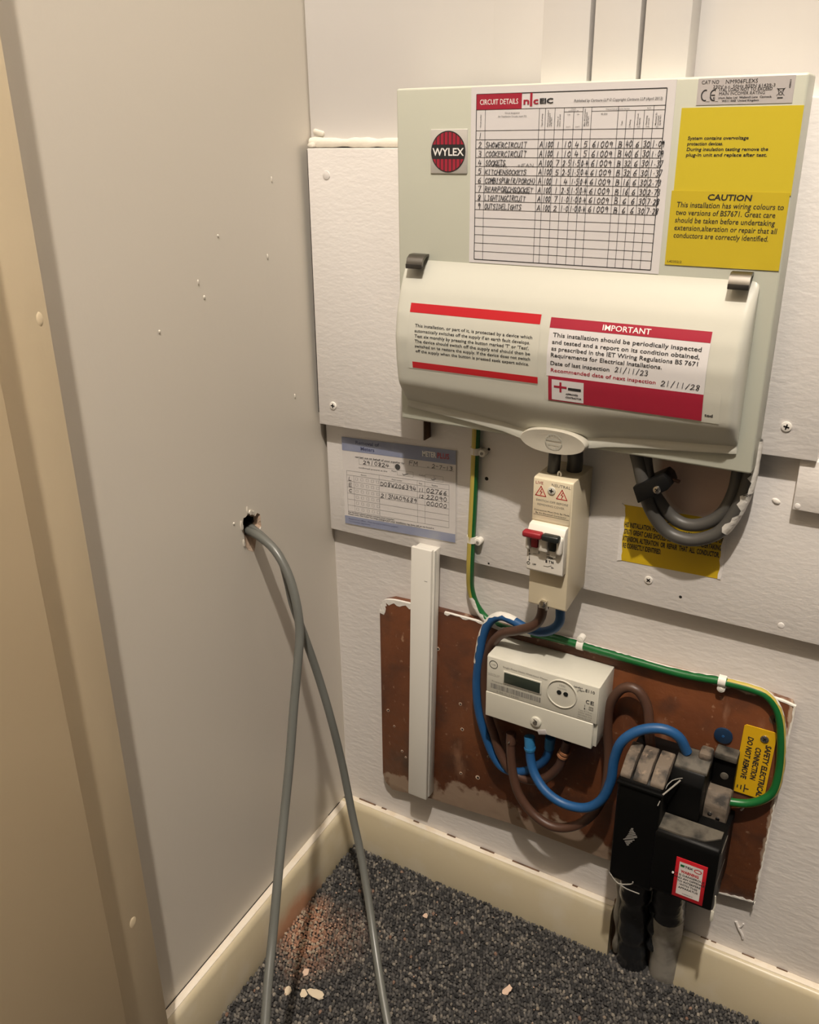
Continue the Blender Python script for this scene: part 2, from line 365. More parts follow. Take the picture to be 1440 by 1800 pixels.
# lining above the boards, a caulk bead along its foot, three casing boards with open gaps
put('wall_lining', G().box(0.002, 1.75, -0.010, 0.0, 0.953, CEIL, 0.001), 'lining_paint', wall_back)
g = G().tube([(0.003, -0.0115, 0.951), (0.05, -0.0105, 0.9505), (0.14, -0.0115, 0.950), (0.31, -0.0105, 0.950)], 0.0055, 10, 0.006, rfun=lambda t: .0048+.0007*math.sin(t*37)+.0005*math.sin(t*83))
put('caulk_bead', g, 'caulk', wall_back)
put('filler_lump', G().box(0.006, 0.020, -0.0125, -0.008, 0.958, 0.963, 0.002, rot=Matrix.Rotation(.25, 3, 'Y')), 'caulk', wall_back)
put('filler_lump', G().box(0.005, 0.012, -0.022, -0.012, 0.946, 0.951, 0.002, rot=Matrix.Rotation(-.3, 3, 'Y')), 'caulk', wall_back)
put('lining_strip', G().box(0.2135, 0.272, -0.0135, -0.006, 0.98, CEIL, 0.001), 'lining_paint', wall_back)
for x0, x1 in ((0.2705, 0.3128), (0.3165, 0.3555), (0.3590, 0.3965)):
    put('casing_board', G().box(x0, x1, -0.036, 0.0, 0.93, CEIL, 0.0012), 'lining_paint', wall_back)

# left wall with a broken cable hole
HOLE = [(.1774,.5831),(.1735,.583),(.1695,.5845),(.166,.5860),(.1623,.5825),(.1579,.5774),(.1535,.580),(.1486,.5765),(.1484,.5621),(.1539,.5585),
        (.1595,.5495),(.1630,.5400),(.1652,.5381),(.1747,.5443),(.1797,.5525),(.1785,.5608),(.181,.5719)]
g = G(); t0, t1, z0, z1 = 0.13, 0.21, 0.51, 0.62
for a, b, c, d in ((-0.05, t0, 0, CEIL), (t1, 2.4, 0, CEIL), (t0, t1, 0, z0), (t0, t1, z1, CEIL)):
    g.add([LW(a, 0, c), LW(b, 0, c), LW(b, 0, d), LW(a, 0, d)], [(0, 1, 2, 3)])
hc = (0.166, 0.564); n = len(HOLE)
from mathutils.geometry import tessellate_polygon
OUT = [(t0, z0), (t1, z0), (t1, z1), (t0, z1)]
tri = tessellate_polygon([[Vector((a, b, 0)) for a, b in OUT], [Vector((a, b, 0)) for a, b in HOLE]])
g.add([LW(a, 0, b) for a, b in OUT + HOLE], tri)
g.add([LW(-0.05, -0.1, 0), LW(2.4, -0.1, 0), LW(2.4, -0.1, CEIL), LW(-0.05, -0.1, CEIL)], [(0, 1, 2, 3)])
wall_left = put('wall_left', g, 'left_paint', kind='structure')
INNER = [(hc[0]+(a-hc[0])*0.62-0.001, hc[1]+0.006+(b-hc[1])*0.52) for a, b in HOLE]
g = G(); g.add([LW(a, 0.0002, b) for a, b in HOLE] + [LW(a+random.uniform(-.001, .001), -0.004-random.random()*0.003, b) for a, b in INNER] + [LW(a, -0.05, b) for a, b in INNER],
      [(i, (i+1) % n, n+(i+1) % n, n+i) for i in range(n)])
put('broken_plaster', g, 'plaster_raw', wall_left, smooth=0)
g = G(); g.add([LW(a, -0.005, b) for a, b in INNER] + [LW(a, -0.06, b) for a, b in INNER], [(i, (i+1) % n, n+(i+1) % n, n+i) for i in range(n)] + [tuple(range(n, 2*n))])
put('hole_lining', g, 'dark_hole', wall_left)
for (a, b, w, h) in ((0.1655, 0.5855, 0.004, 0.004), (0.1822, 0.577, 0.002, 0.008), (0.1705, 0.590, 0.0012, 0.006), (0.162, 0.5835, 0.003, 0.003), (0.1505, 0.559, 0.002, 0.005), (0.1812, 0.556, 0.0015, 0.006)):
    gg = G().prism([(-w*.8, -h*.5), (w*.3, -h*.7), (w, h*.1), (w*.2, h*.7), (-w*.6, h*.4)], -0.0008, 0.0008); gg.xf(lambda x, y, z, a=a, b=b: LW(a+x, 0.0008+y, b+z)); put('plaster_flake', gg, 'left_paint', wall_left)
for (a, b, r, h) in ((0.1766, 0.8725, .0012, .0015), (0.2115, 0.835, .0009, .0028), (0.2049, 0.82, .0014, .0022), (0.1941, 0.5837, .0014, .0018), (0.0845, 0.9185, .0008, .003), (0.1006, 0.8451, .001, .003), (0.068, 0.69, .0008, .003), (0.003, 1.0453, .0015, .002), (0.27, 0.80, .001, .002)):
    gg = G(); bm = bmesh.new(); bmesh.ops.create_icosphere(bm, subdivisions=2, radius=1); gg.bm(bm)
    gg.xf(lambda x, y, z, a=a, b=b, r=r, h=h: LW(a+x*r, y*0.0012, b+z*h*(1.3 if z < 0 else 0.7))); put('paint_drip', gg, 'left_paint', wall_left)

# door frame and door on the left wall
DH = 2.05
def lbox(g, t0, t1, h0, h1, z0, z1, bev=0.0):
    gg = G().box(t0, t1, h0, h1, z0, z1, bev); gg.xf(lambda x, y, z: LW(x, y, z)); g.add(gg.v, gg.f); return g
door = put('door_1', lbox(G(), 0.498, 1.28, 0.036, 0.076, 0.006, DH, 0.002), 'door_cream', kind='structure'); door['label'] = 'cream painted flush door'
put('door_frame', lbox(lbox(G(), 0.4215, 0.52, -0.02, 0.040, 0.0, DH+0.09, 0.002), 0.4215, 1.34, -0.02, 0.040, DH+0.01, DH+0.09, 0.002), 'frame_cream', door)
gg = G(); bm = bmesh.new(); bmesh.ops.create_icosphere(bm, subdivisions=2, radius=1); gg.bm(bm)
gg.xf(lambda x, y, z: LW(0.430+x*0.0035, 0.0396+y*0.0009, 0.842+z*0.006)); put('filler_mark', gg, 'frame_cream', door)
gg = G(); bm = bmesh.new(); bmesh.ops.create_icosphere(bm, subdivisions=2, radius=1); gg.bm(bm)
gg.xf(lambda x, y, z: LW(0.443+x*0.005, 0.0396+y*0.0009, 0.282+z*0.007)); put('filler_mark', gg, 'frame_cream', door)

# skirting boards, cut away around the incoming mains cables
SH, STK = 0.0785, 0.0165
def skirt_profile(h): return [(0, 0), (STK, 0), (STK, h-0.007), (STK-0.003, h-0.002), (STK-0.006, h), (0, h)]
def skirt_back(name, x0, x1, label):
    g = G().prism([(-a, b) for a, b in skirt_profile(SH)], x0, x1, axis='x'); o = put(name, g, 'skirt_cream', kind='structure', smooth=50); o['label'] = label
    gg = G().box(x0+0.001, x1-0.001, -STK+0.0075, -0.0005, SH-0.0005, SH+0.0008, 0.0006); put('dusty_top', gg, 'skirt_top', o); return o
skirt_back('baseboard_back', 0.0, 0.401, 'cream skirting board under the brown board, left of the cut-out')
skirt_back('baseboard_right', 0.484, 1.75, 'cream skirting board right of the mains cables')
g = G().prism(skirt_profile(SH), 0.0, 0.4215, axis='x'); g.xf(lambda x, y, z: LW(x, y, z))
bl = put('baseboard_left', g, 'skirt_cream', kind='structure', smooth=50); bl['label'] = 'cream skirting board along the left wall'
gg = G().box(0.017, 0.4205, 0.0005, STK-0.0065, SH-0.0005, SH+0.001, 0.0006); gg.xf(lambda x, y, z: LW(x, y, z)); put('dusty_top', gg, 'skirt_top', bl)
# dark panel in the skirting cut-out: the gap's shade put into its colour
put('gap_shade_panel', G().box(0.400, 0.485, -0.003, 0.0, 0.0, 0.085, 0.001), 'wood_end', wall_back)

# carpet: loop pile
def carpet():
    xs = np.arange(-0.01, 1.10, 0.0041); ys = np.arange(-0.90, 0.0, 0.0041)
    X, Y = np.meshgrid(xs, ys); X = X + (np.arange(len(ys)) % 2)[:, None]*0.00205; C = np.stack([X.ravel(), Y.ravel()], 1)
    C += rng.normal(0, 0.0006, C.shape)
    keep = (C[:, 0] > AL*-C[:, 1]*0 + AL*(-C[:, 1]) + STK + 0.001) & ((C[:, 1] < -STK-0.001) | ((C[:, 0] > 0.404) & (C[:, 0] < 0.481) & (C[:, 1] < -0.012)))
    C = C[keep]; n = len(C)
    bm = bmesh.new(); bmesh.ops.create_icosphere(bm, subdivisions=1, radius=1); bmesh.ops.rotate(bm, matrix=Matrix.Rotation(0.4, 3, 'X'), verts=bm.verts)
    bmesh.ops.delete(bm, geom=[v for v in bm.verts if v.co.z < -0.6], context='VERTS')
    bm.verts.index_update(); V0 = np.array([v.co[:] for v in bm.verts]); F0 = np.array([[v.index for v in f.verts] for f in bm.faces]); bm.free()
    r = rng.uniform(0.0021, 0.0030, (n, 1, 1)); hgt = rng.uniform(0.003, 0.0050, (n, 1))
    ang = rng.uniform(0, 2*np.pi, n); ca, sa = np.cos(ang), np.sin(ang)
    V = V0[None]*np.array([1.0, 0.72, 0.0])[None, None]*r
    VX = V[:, :, 0]*ca[:, None]-V[:, :, 1]*sa[:, None]; VY = V[:, :, 0]*sa[:, None]+V[:, :, 1]*ca[:, None]
    out = np.empty((n, len(V0), 3)); out[:, :, 0] = VX + C[:, None, 0]; out[:, :, 1] = VY + C[:, None, 1]; out[:, :, 2] = 0.002 + (V0[None, :, 2]*0.9+0.3)*hgt
    F = (F0[None] + (np.arange(n)*len(V0))[:, None, None]).reshape(-1, 3)
    me = bpy.data.meshes.new('carpet_pile'); nv = n*len(V0); nf = len(F)
    me.vertices.add(nv); me.vertices.foreach_set('co', out.ravel()); me.loops.add(nf*3); me.loops.foreach_set('vertex_index', F.ravel().astype(np.int32))
    me.polygons.add(nf); me.polygons.foreach_set('loop_start', np.arange(0, nf*3, 3, dtype=np.int32)); me.update(); me.validate()
    base = np.array([[0.040, 0.039, 0.039], [0.070, 0.067, 0.064], [0.105, 0.099, 0.092], [0.16, 0.146, 0.127], [0.23, 0.205, 0.17]])
    pick = rng.choice(5, n, p=[.28, .32, .24, .13, .03]); col = base[pick]*rng.uniform(.75, 1.2, (n, 1))
    def blob(cx, cy, rx, ry, p): d = np.hypot((C[:, 0]-cx)/rx, (C[:, 1]-cy)/ry); return np.clip(1.25-d, 0, 1)*p
    dust = np.clip(blob(0.047, -0.180, 0.032, 0.036, 1) + blob(0.040, -0.145, 0.018, 0.03, .7) + blob(0.085, -0.165, 0.045, 0.05, .28) + blob(0.075, -0.215, 0.03, 0.03, .35), 0, 1)
    dust = np.clip(dust*1.25, 0, 1)*rng.uniform(.6, 1.0, n); dust[rng.random(n) < 0.006] = 0.4
    pink = np.array([0.40, 0.215, 0.135]); pale = np.array([0.46, 0.36, 0.26]); dcol = np.where(rng.random((n, 1)) < .3, pale, pink)
    col = col*(1-np.clip(dust, 0, 1)[:, None])+dcol*np.clip(dust, 0, 1)[:, None]
    at = me.attributes.new('yarn', 'FLOAT_COLOR', 'POINT'); cc = np.ones((n, len(V0), 4)); cc[:, :, :3] = col[:, None]; at.data.foreach_set('color', cc.ravel())
    me.shade_smooth(); me.materials.append(MATS['carpet_yarn'])
    o = bpy.data.objects.new('carpet_pile', me); COL.objects.link(o); o.parent = floor; o['kind'] = 'stuff'; o['label'] = 'charcoal flecked loop pile with pink plaster dust in the corner'
carpet()

# painted boards that carry the equipment
def screw_on(parent, x, y, z, r=0.0045, mat='screw_paint', dark=True, name='screw'):
    s_ = put(name, G().cyl((x, z), r, y+0.001, y-(0.0012 if dark else 0.0006), 18, 0.0004), mat if dark else 'panel_paint', parent)
    if dark:
        a = random.random(); g = G()
        for k in (0, 1): g.box(x-r*0.55, x+r*0.55, y-0.0015, y-0.0004, z-r*0.14, z+r*0.14, 0, rot=Matrix.Rotation(a+k*math.pi/2, 3, 'Y'))
        put('recess', g, 'dark_hole', s_)
    return s_
UY, LY = -0.028, -0.013
ub = thing('mounting_board', (0.3, -0.02, 0.646), 'white painted board behind the fuse box, cut out below it, with painted-over screws', 'board')
put('board', G().prism([(0.0065, 0.6465), (0.1465, 0.6475), (0.1465, 0.705), (0.483, 0.705), (0.483, 0.690), (0.541, 0.691), (0.541, 0.981), (0.30, 0.981), (0.30, 0.9455), (0.0095, 0.9455)], UY, -0.0005, 0.0008), 'panel_paint', ub)
put('bare_end', G().box(0.1462, 0.1475, UY+0.001, -0.013, 0.6478, 0.705), 'wood_end', ub)
screw_on(ub, 0.0326, UY, 0.9197, dark=False); screw_on(ub, 0.0275, UY, 0.6713); screw_on(ub, 0.5124, UY, 0.7187)
screw_on(ub, 0.137, UY, 0.916, 0.003, dark=False); screw_on(ub, 0.137, UY, 0.690, 0.003, dark=False)
lb = thing('backing_board', (0.5, -0.007, 0.505), 'long white painted board behind the main switch and meter card', 'board')
put('board', G().prism([(0.0045, 0.5055), (1.1, 0.5055), (1.1, 0.735), (0.0045, 0.735)], LY, -0.0003, 0.0008), 'panel_paint', lb)
screw_on(lb, 0.4033, LY, 0.5337, 0.0042); screw_on(lb, 0.5342, LY, 0.5173, 0.003, dark=False)
put('screw_hole', G().cyl((0.437, 0.5227), 0.0016, LY, LY-0.0002, 10), 'dark_hole', lb)
for x, z, r in ((0.2172, 0.6109, .0022), (0.2191, 0.6452, .0016), (0.2222, 0.497+0.012, .0012)): put('screw_hole', G().cyl((x, z), r, LY, LY-0.0002, 10), 'dark_hole', lb)
gg = G(); bm = bmesh.new(); bmesh.ops.create_icosphere(bm, subdivisions=2, radius=1); gg.bm(bm); gg.xf(lambda x, y, z: (0.512+x*0.004, LY+y*0.0015, 0.6425+z*0.003-x*0.001)); put('filler_lump', gg, 'screw_paint', lb)
pb = thing('packing_board', (0.7, -0.018, 0.64), 'short white painted board end at the right edge under the larger board', 'board')
put('board', G().prism([(0.5275, 0.6415), (0.95, 0.6415), (0.95, 0.6895), (0.5275, 0.6895)], -0.0235, LY, 0.0009), 'panel_paint', pb)
screw_on(pb, 0.5315, -0.0235, 0.6455, 0.0025, dark=False)

# cracks where the paint has parted along the skirting and the board edge
bbk = bpy.data.objects['baseboard_back']; brt = bpy.data.objects['baseboard_right']
for x0, x1 in ((.022, .050), (.060, .068), (.112, .121), (.165, .178), (.215, .236), (.262, .300), (.345, .352)):
    put('paint_crack', G().box(x0, x1, -0.0030, -0.0004, SH+0.0005, SH+0.0011, 0.0002), 'wood_end', bbk)
for x0, x1 in ((.505, .514), (.517, .523), (.552, .566), (.590, .602), (.640, .652)):
    put('paint_crack', G().box(x0, x1, -0.0022, -0.0004, SH+0.0005, SH+0.0011, 0.0002), 'wood_end', brt)
for a, b in ((.022, .052), (.18, .41)):
    gg = G().box(a, b, 0.0001, 0.0010, SH+0.0006, SH+0.0014); gg.xf(lambda x, y, z: LW(x, y, z)); put('paint_crack', gg, 'dark_hole', bl)
put('edge_crack', G().prism([(.0052, .66), (.0062, .66), (.0094, .944), (.0084, .944)], UY+.001, UY+.010), 'dark_hole', ub)
put('paint_run', G().tube([(.5400, -.0005, .1220), (.5435, -.001, .1150), (.5490, -.001, .1060), (.5500, -.0005, .1010)], .0016, 8, .002).tube([(.5480, -.0005, .1230), (.5460, -.001, .1180), (.5435, -.001, .1150)], .0011, 8, .002), 'brushed_paint', wall_back)

# ------------------------------------------------------------------ consumer unit
CX0, CX1, CZ0, CZ1, CF = 0.138, 0.4935, 0.681, 0.9968, 0.060
cu = thing('consumer_unit', (0.316, -0.028, 0.681), 'off-white metal consumer unit fuse box with hinged cover and yellow stickers', 'fuse box')
body = put('enclosure', G().box(CX0, CX1, -CF, UY, CZ0, CZ1, 0.0022, 3), 'cu_shell', cu)
put('back_box', G().box(CX0+0.012, CX1-0.012, UY-0.001, -0.0135, 0.716, CZ1-0.02), 'cu_shell', cu)
ZT = [.6955, .6985, .7035, .7085, .726, .75, .774, .796, .817, .83, .8405, .845]
DT = [.0636, .0642, .0628, .0690, .082, .0857, .087, .083, .0755, .0686, .0625, .0605]
CVX0, CVX1 = 0.1475, 0.4795
def prof(z): return float(np.interp(z, ZT, DT))
PZ = np.linspace(.6955, .845, 61); PD = np.array([prof(z) for z in PZ])
for _ in range(3): PD[8:-2] = (PD[7:-3]+PD[8:-2]*2+PD[9:-1])/4
def prof(z): return float(np.interp(z, PZ, PD))
def zbot(x): return float(np.interp(x, [.1475, .192, .217, .258, .2795, .312, .3443, .3656, .399, .4477, .4795], [.6962, .6925, .6903, .6857, .6808, .679, .6818, .6868, .6912, .6955, .6985]))
def cover_geo():
    xs = np.unique(np.concatenate([CVX0+0.010*(1-np.cos(np.linspace(0, np.pi/2, 9))), np.linspace(CVX0+0.010, CVX1-0.010, 48), CVX1-0.010*(1-np.cos(np.linspace(0, np.pi/2, 9)))]))
    ts = PZ; V = []; F = []; nx, nz = len(xs), len(ts)
    for x in xs:
        e = min(x-CVX0, CVX1-x); q = min(1, e/0.008); r = math.sqrt(max(0, 1-(1-q)**2)); zb = zbot(x)
        for z in ts:
            t = (z-.6955)/(.845-.6955); zz = zb+(0.845-zb)*t if t < 0.25 else z
            if t < 0.25: k = t/0.25; zz = (zb+(z-.6955)*(0.6955+0.25*0.1495-zb)/(0.25*0.1495))
            top = min(1, max(0, (0.845-z)/0.006)); side = 0.0
            if e < 0.006: zc = 0.845-0.006+math.sqrt(max(0, 0.006**2-(0.006-e)**2)); zz = min(zz, zc)
            f0 = 0.88 if x < 0.3 else 0.42; V.append((x, -(0.0605+(prof(z)-0.0605)*(f0+(1-f0)*r)), zz))
    for i in range(nx-1):
        for j in range(nz-1): F.append((i*nz+j, (i+1)*nz+j, (i+1)*nz+j+1, i*nz+j+1))
    # return edges to the enclosure face
    B = [i*nz for i in range(nx)] + [(nx-1)*nz+j for j in range(1, nz)] + [i*nz+nz-1 for i in range(nx-2, -1, -1)] + [j for j in range(nz-2, 0, -1)]
    o = len(V); V += [(V[i][0], -0.0616 if V[i][2] < 0.80 else -0.0598, V[i][2]) for i in B]; nb = len(B)
    for k in range(nb): F.append((B[k], o+k, o+(k+1) % nb, B[(k+1) % nb]))
    return G().add(V, F)
cover = put('cover', cover_geo(), 'cover_shell', cu, smooth=38, plabel='bulging hinged cover over the breakers')
# thumb tab with its moulded roundel
tab = G(); V = []; F = []; n = 40; cx, cz = 0.3135, 0.6862
rings = [(0, .0725), (.5, .0725), (.9, .0735), (.97, .0735), (1.0, .0715), (1.0, .0600)]
for rr, d in rings:
    for i in range(n):
        a = 2*math.pi*i/n; ex = 0.0335*rr*math.copysign(abs(math.cos(a))**0.85, math.cos(a)); ez = 0.0125*rr*math.copysign(abs(math.sin(a))**1.05, math.sin(a))
        V.append((cx+ex, -d-0.002*(ez/0.0125), cz+ez))
for k in range(len(rings)-1):
    for i in range(n): F.append((k*n+i, k*n+(i+1) % n, (k+1)*n+(i+1) % n, (k+1)*n+i))
tabo = put('thumb_tab', tab.add(V, F), 'tab_plastic', cover)
p = P2().ring(0.3150, 0.6866, 0.0085, 0.0085, 0.0007)
for dz in (-0.0022, 0.0022): p.rect(0.3070, 0.3230, 0.6866+dz-0.0004, 0.6866+dz+0.0004)
for k in range(5): xx = 0.3098+k*0.0026; p.rect(xx-0.0003, xx+0.0003, 0.6892, 0.6940).rect(xx-0.0003, xx+0.0003, 0.6792, 0.6840)
g = G(); g.v = [(x, -0.0734-0.002*((z-cz)/0.0125), z) for x, z in p.v]; g.f = p.f
put('moulded_roundel', g, 'cover_shell', cover, smooth=0)
for x0, x1, zz in ((0.1545, 0.1725, 0.8462), (0.4568, 0.4735, 0.8475)):
    pr = [(-0.0602, zz+0.005), (-0.0602, zz+0.003), (-0.066, zz+0.0025), (-0.0705, zz-0.0005), (-0.0735, zz-0.0055), (-0.0745, zz-0.0055), (-0.0725, zz+0.0015), (-0.0675, zz+0.0048)]
    cl = put('hinge_clip', G().prism(pr, x0, x1, axis='x'), 'clip_steel', cu, smooth=50)
    put('clip_slot', G().box(x0+0.0004, x1-0.0004, -0.0722, -0.0702, zz-0.0062, zz-0.0030), 'dark_steel', cl)
    put('clip_lip', G().box(x0, x1, -0.0752, -0.0738, zz-0.0078, zz-0.0035, 0.0004), 'dark_steel', cl)
D0 = CF+0.0002
# maker's badge
bd = put('badge', G().box(0.1745, 0.2128, -CF-0.0012, -CF+0.001, 0.924, 0.962, 0.0009), 'badge_silver', cu)
bp_ = CF+0.0014
P2().disc(0.1934, 0.9428, 0.0178, 0.0178, 40).put('emblem_disc', 'ink', bd, bp_)
p = P2(); R_ = 0.0168
for k in range(8):
    xx = 0.1934+(k-3.5)*0.0041; w = 0.00155; h = math.sqrt(max(0, R_**2-(abs(xx-0.1934)+w)**2)); h2 = math.sqrt(max(0, R_**2-max(0, abs(xx-0.1934)-w)**2))
    s_ = 1 if xx > 0.1934 else -1
    for sg in (1, -1):
        a, b = (h2, h) if s_ > 0 else (h, h2)
        if max(a, b) > 0.0065: p.poly([(xx-w, 0.9428+sg*0.0062), (xx+w, 0.9428+sg*0.0062), (xx+w, 0.9428+sg*max(b, 0.0063)), (xx-w, 0.9428+sg*max(a, 0.0063))])
p.put('emblem_stripes', 'label_dark_red', bd, bp_+0.0001)
P2().text('WYLEX', 0.1772, 0.9396, 0.0064, 0.2097, bold=0.02).put('lettering', 'print_white', bd, bp_+0.0002)

# circuit chart
ch = put('circuit_chart', G().box(0.2158, 0.3963, -CF-0.0004, -CF+0.0002, 0.846, 0.9955), 'paper', cu)
d = CF+0.0006
p = P2(); fx0, fx1, fz0, fz1 = 0.2212, 0.3892, 0.8490, 0.9896
colx = [0.2212, 0.2300, 0.2812, 0.2868, 0.2955, 0.3037, 0.3124, 0.3204, 0.3279, 0.3507, 0.3579, 0.3650, 0.3725, 0.3800, 0.3892]
for x in (fx0, fx1): p.rect(x-0.00035, x+0.00035, fz0, fz1)
for z in (fz0, fz1): p.rect(fx0, fx1, z-0.00035, z+0.00035)
p.rect(fx0, fx1, 0.9772-0.0002, 0.9772+0.0002)
for x in colx[1:-1]: p.rect(x-0.00022, x+0.00022, fz0, 0.9772 if x not in (0.3124, 0.3579, 0.3650, 0.3725) else 0.9738)
rowz = [0.9602-0.00741*k for k in range(16)]
for z in rowz[:-1]: p.rect(fx0, fx1, z-0.0002, z+0.0002)
p.rect(0.3037, 0.3204, 0.9738, 0.9741).rect(0.3279, 0.3892, 0.9738, 0.9741)
p.put('ruling', 'ink', ch, d)
P2().rect(0.2214, 0.2646, 0.9773, 0.9895).put('heading_block', 'label_dark_red', ch, d+0.0001)
P2().text('CIRCUIT DETAILS', 0.2246, 0.9812, 0.0042, 0.2612, bold=0.005).put('heading_lettering', 'print_white', ch, d+0.0002)
P2().text('n', 0.2662, 0.9808, 0.0050, 0.2716, bold=0.03).rect(0.2722, 0.2744, 0.9790, 0.9895).text('c', 0.2752, 0.9808, 0.0050, 0.2800, bold=0.03).put('logo_red', 'label_dark_red', ch, d+0.0002)
P2().text('EIC', 0.2812, 0.9810, 0.0038, 0.2934, bold=0.04).put('logo_black', 'ink', ch, d+0.0002)
p = P2().text('Published by Certsure LLP \u00a9 Copyright Certsure LLP (April 2013)', 0.3120, 0.9812, 0.0022, 0.3862, shear=0.2)
p.text('Circuit designation', 0.2560, 0.9735, 0.0013, align='c').text("(for Distribution Circuits, insert 'D')", 0.2560, 0.9708, 0.0013, align='c')
p.text('Circuit', 0.3120, 0.9757, 0.0010, align='c').text('conductors: csa', 0.3120, 0.9743, 0.0010, align='c')
p.text('Live', 0.3080, 0.9715, 0.0011, align='c').text('cpc', 0.3163, 0.9715, 0.0011, align='c').text('(mm\u00b2)', 0.3080, 0.9618, 0.0011, align='c').text('(mm\u00b2)', 0.3163, 0.9618, 0.0011, align='c')
p.text('Overcurrent protective devices', 0.3500, 0.9748, 0.0011, align='c').text('RCD', 0.3762, 0.9748, 0.0011, align='c').text('BS (EN)', 0.3390, 0.9712, 0.0012, align='c')
for x, tx in ((0.2262, 'Circuit number'), (0.2846, 'Type of wiring'), (0.2900, 'Reference method'), (0.2916, 'see appendix 4'), (0.2932, 'of BS 7671'), (0.2990, 'Number of'), (0.3008, 'points served'), (0.3228, 'Max. disconnection'), (0.3244, 'time permitted'), (0.3260, 'by BS 7671'), (0.3550, 'Type'), (0.3618, 'Rating'), (0.3680, 'Short-circuit'), (0.3697, 'capacity'), (0.3754, 'Operating'), (0.3772, 'current'), (0.3830, 'Maximum Zs'), (0.3848, 'permitted'), (0.3866, 'by BS 7671')):
    p.text(tx, x, 0.9628, 0.0012, rot=90, bold=0.01)
for x, tx in ((0.3614, '(A)'), (0.3688, '(kA)'), (0.3762, '(mA)'), (0.3840, '(\u03a9)')): p.text(tx, x, 0.9611, 0.0010, align='c')
p.put('small_print', 'ink', ch, d+0.0002)
rows = [('1', '', []), ('2', 'SHOWERCIRCUIT', 'A 100 1 10 4 5 61009 B 40 6 30 1.09'), ('3', 'COOKERCIRCUIT', 'A 100 1 10 4 5 61009 B 40 6 30 1.09'), ('4', 'SOCKETS', 'A 100 7 2.5 1.5 0.4 61009 B 32 6 30 1.37'),
        ('5', 'KITCHENSOCKETS', 'A 100 5 2.5 1.5 0.4 61009 B 32 6 30 1.37'), ('6', 'COMBISPUR(R/PORCH)', 'A 100 1 4 1.5 0.4 61009 B 16 6 30 2.73'), ('7', 'REARPORCHSOCKET', 'A 100 1 2.5 1.5 0.4 61009 B 16 6 30 2.73'),
        ('8', 'LIGHTINGCIRCUIT', 'A 100 7 1.0 1.0 0.4 61009 B 6 6 30 7.28'), ('9', 'OUTSIDELIGHTS', 'A 100 2 1.0 1.0 0.4 61009 B 6 6 30 7.28')]
lens = [0, .040, .040, .020, .0405, .0495, .0475, .0405, .037]
p = P2()
for k, (no, nm, vals) in enumerate(rows):
    z = rowz[k+1]+0.0009; h = 0.0047
    p.hand(no, 0.2236, z, h, 0.2272)
    if nm: p.hand(nm, 0.2308, z, h*(.92 if k != 4 else .8), 0.2308+lens[k], jit=0.06)
    if vals:
        for j, v in enumerate(vals.split()):
            x0 = colx[j+2]+0.0009; x1 = colx[j+3]-0.0005
            w = (x1-x0); ww = min(w, len(v)*0.0036); x0 += (w-ww)/2
            if j == 6: x0, ww = colx[8]+0.002, 0.0185
            if j == 11: ww = 0.0105; x0 = 0.3808
            p.hand(v, x0, z, h, x0+ww)
p.hand('FOSSIL', 0.2385, rowz[4]-0.0005, 0.0024, 0.2530, 0.0003).hand('+FAN', 0.2620, rowz[4]-0.0003, 0.0028, 0.2780, 0.0003).hand('+BATHFAN', 0.2480, rowz[7]-0.0002, 0.0024, 0.2750, 0.0003)
p.put('handwriting', 'pen_ink', ch, d+0.0003)

# rating plate
rp = put('rating_plate', G().box(0.4131, 0.4841, -CF-0.0004, -CF+0.0002, 0.9765, 0.9953), 'silver_plate', cu)
p = P2().text('CAT NO', 0.4158, 0.9913, 0.0026, 0.4290).text('NM906FLEXS', 0.4340, 0.9911, 0.0028, 0.4575).text('230V a.c. 50Hz BSEN 61439-3', 0.4248, 0.9881, 0.0022, 0.4705)
p.text('TOTAL LOAD NOT TO EXCEED', 0.4262, 0.9857, 0.0023, 0.4688, bold=0.01).text('MAIN INCOMER RATING', 0.4300, 0.9831, 0.0022, 0.4636)
p.text('Electrium Sales Ltd  Walkmill Lane  Cannock', 0.4258, 0.9806, 0.0014, 0.4690, bold=0.02).text('WS11 0XE  United Kingdom', 0.4325, 0.9784, 0.0014, 0.4600, bold=0.02)
p.ring(0.4195, 0.9833, 0.0033, 0.0042, 0.0009, 20).ring(0.4262, 0.9833, 0.0033, 0.0042, 0.0009, 20).rect(0.4240, 0.4270, 0.9829, 0.9837).put('lettering', 'ink', rp, d)
p = P2().rect(0.4205, 0.4232, 0.979, 0.9876).rect(0.4272, 0.4298, 0.979, 0.9876).put('mark_gap', 'silver_plate', rp, d+0.0001)
p = P2().line(0.4728, 0.9862, 0.4742, 0.9822, .0004).line(0.4772, 0.9862, 0.4758, 0.9822, .0004).line(0.4724, 0.9864, 0.4776, 0.9864, .0004).line(0.4742, 0.9822, 0.4758, 0.9822, .0004).line(0.4722, 0.9818, 0.4778, 0.9868, .0003).line(0.4778, 0.9818, 0.4722, 0.9868, .0003).rect(0.4730, 0.4770, 0.9798, 0.9806)
p.text('6286611', 0.4815, 0.9868, 0.0012, rot=90, bold=0.02).put('bin_mark', 'ink', rp, d)
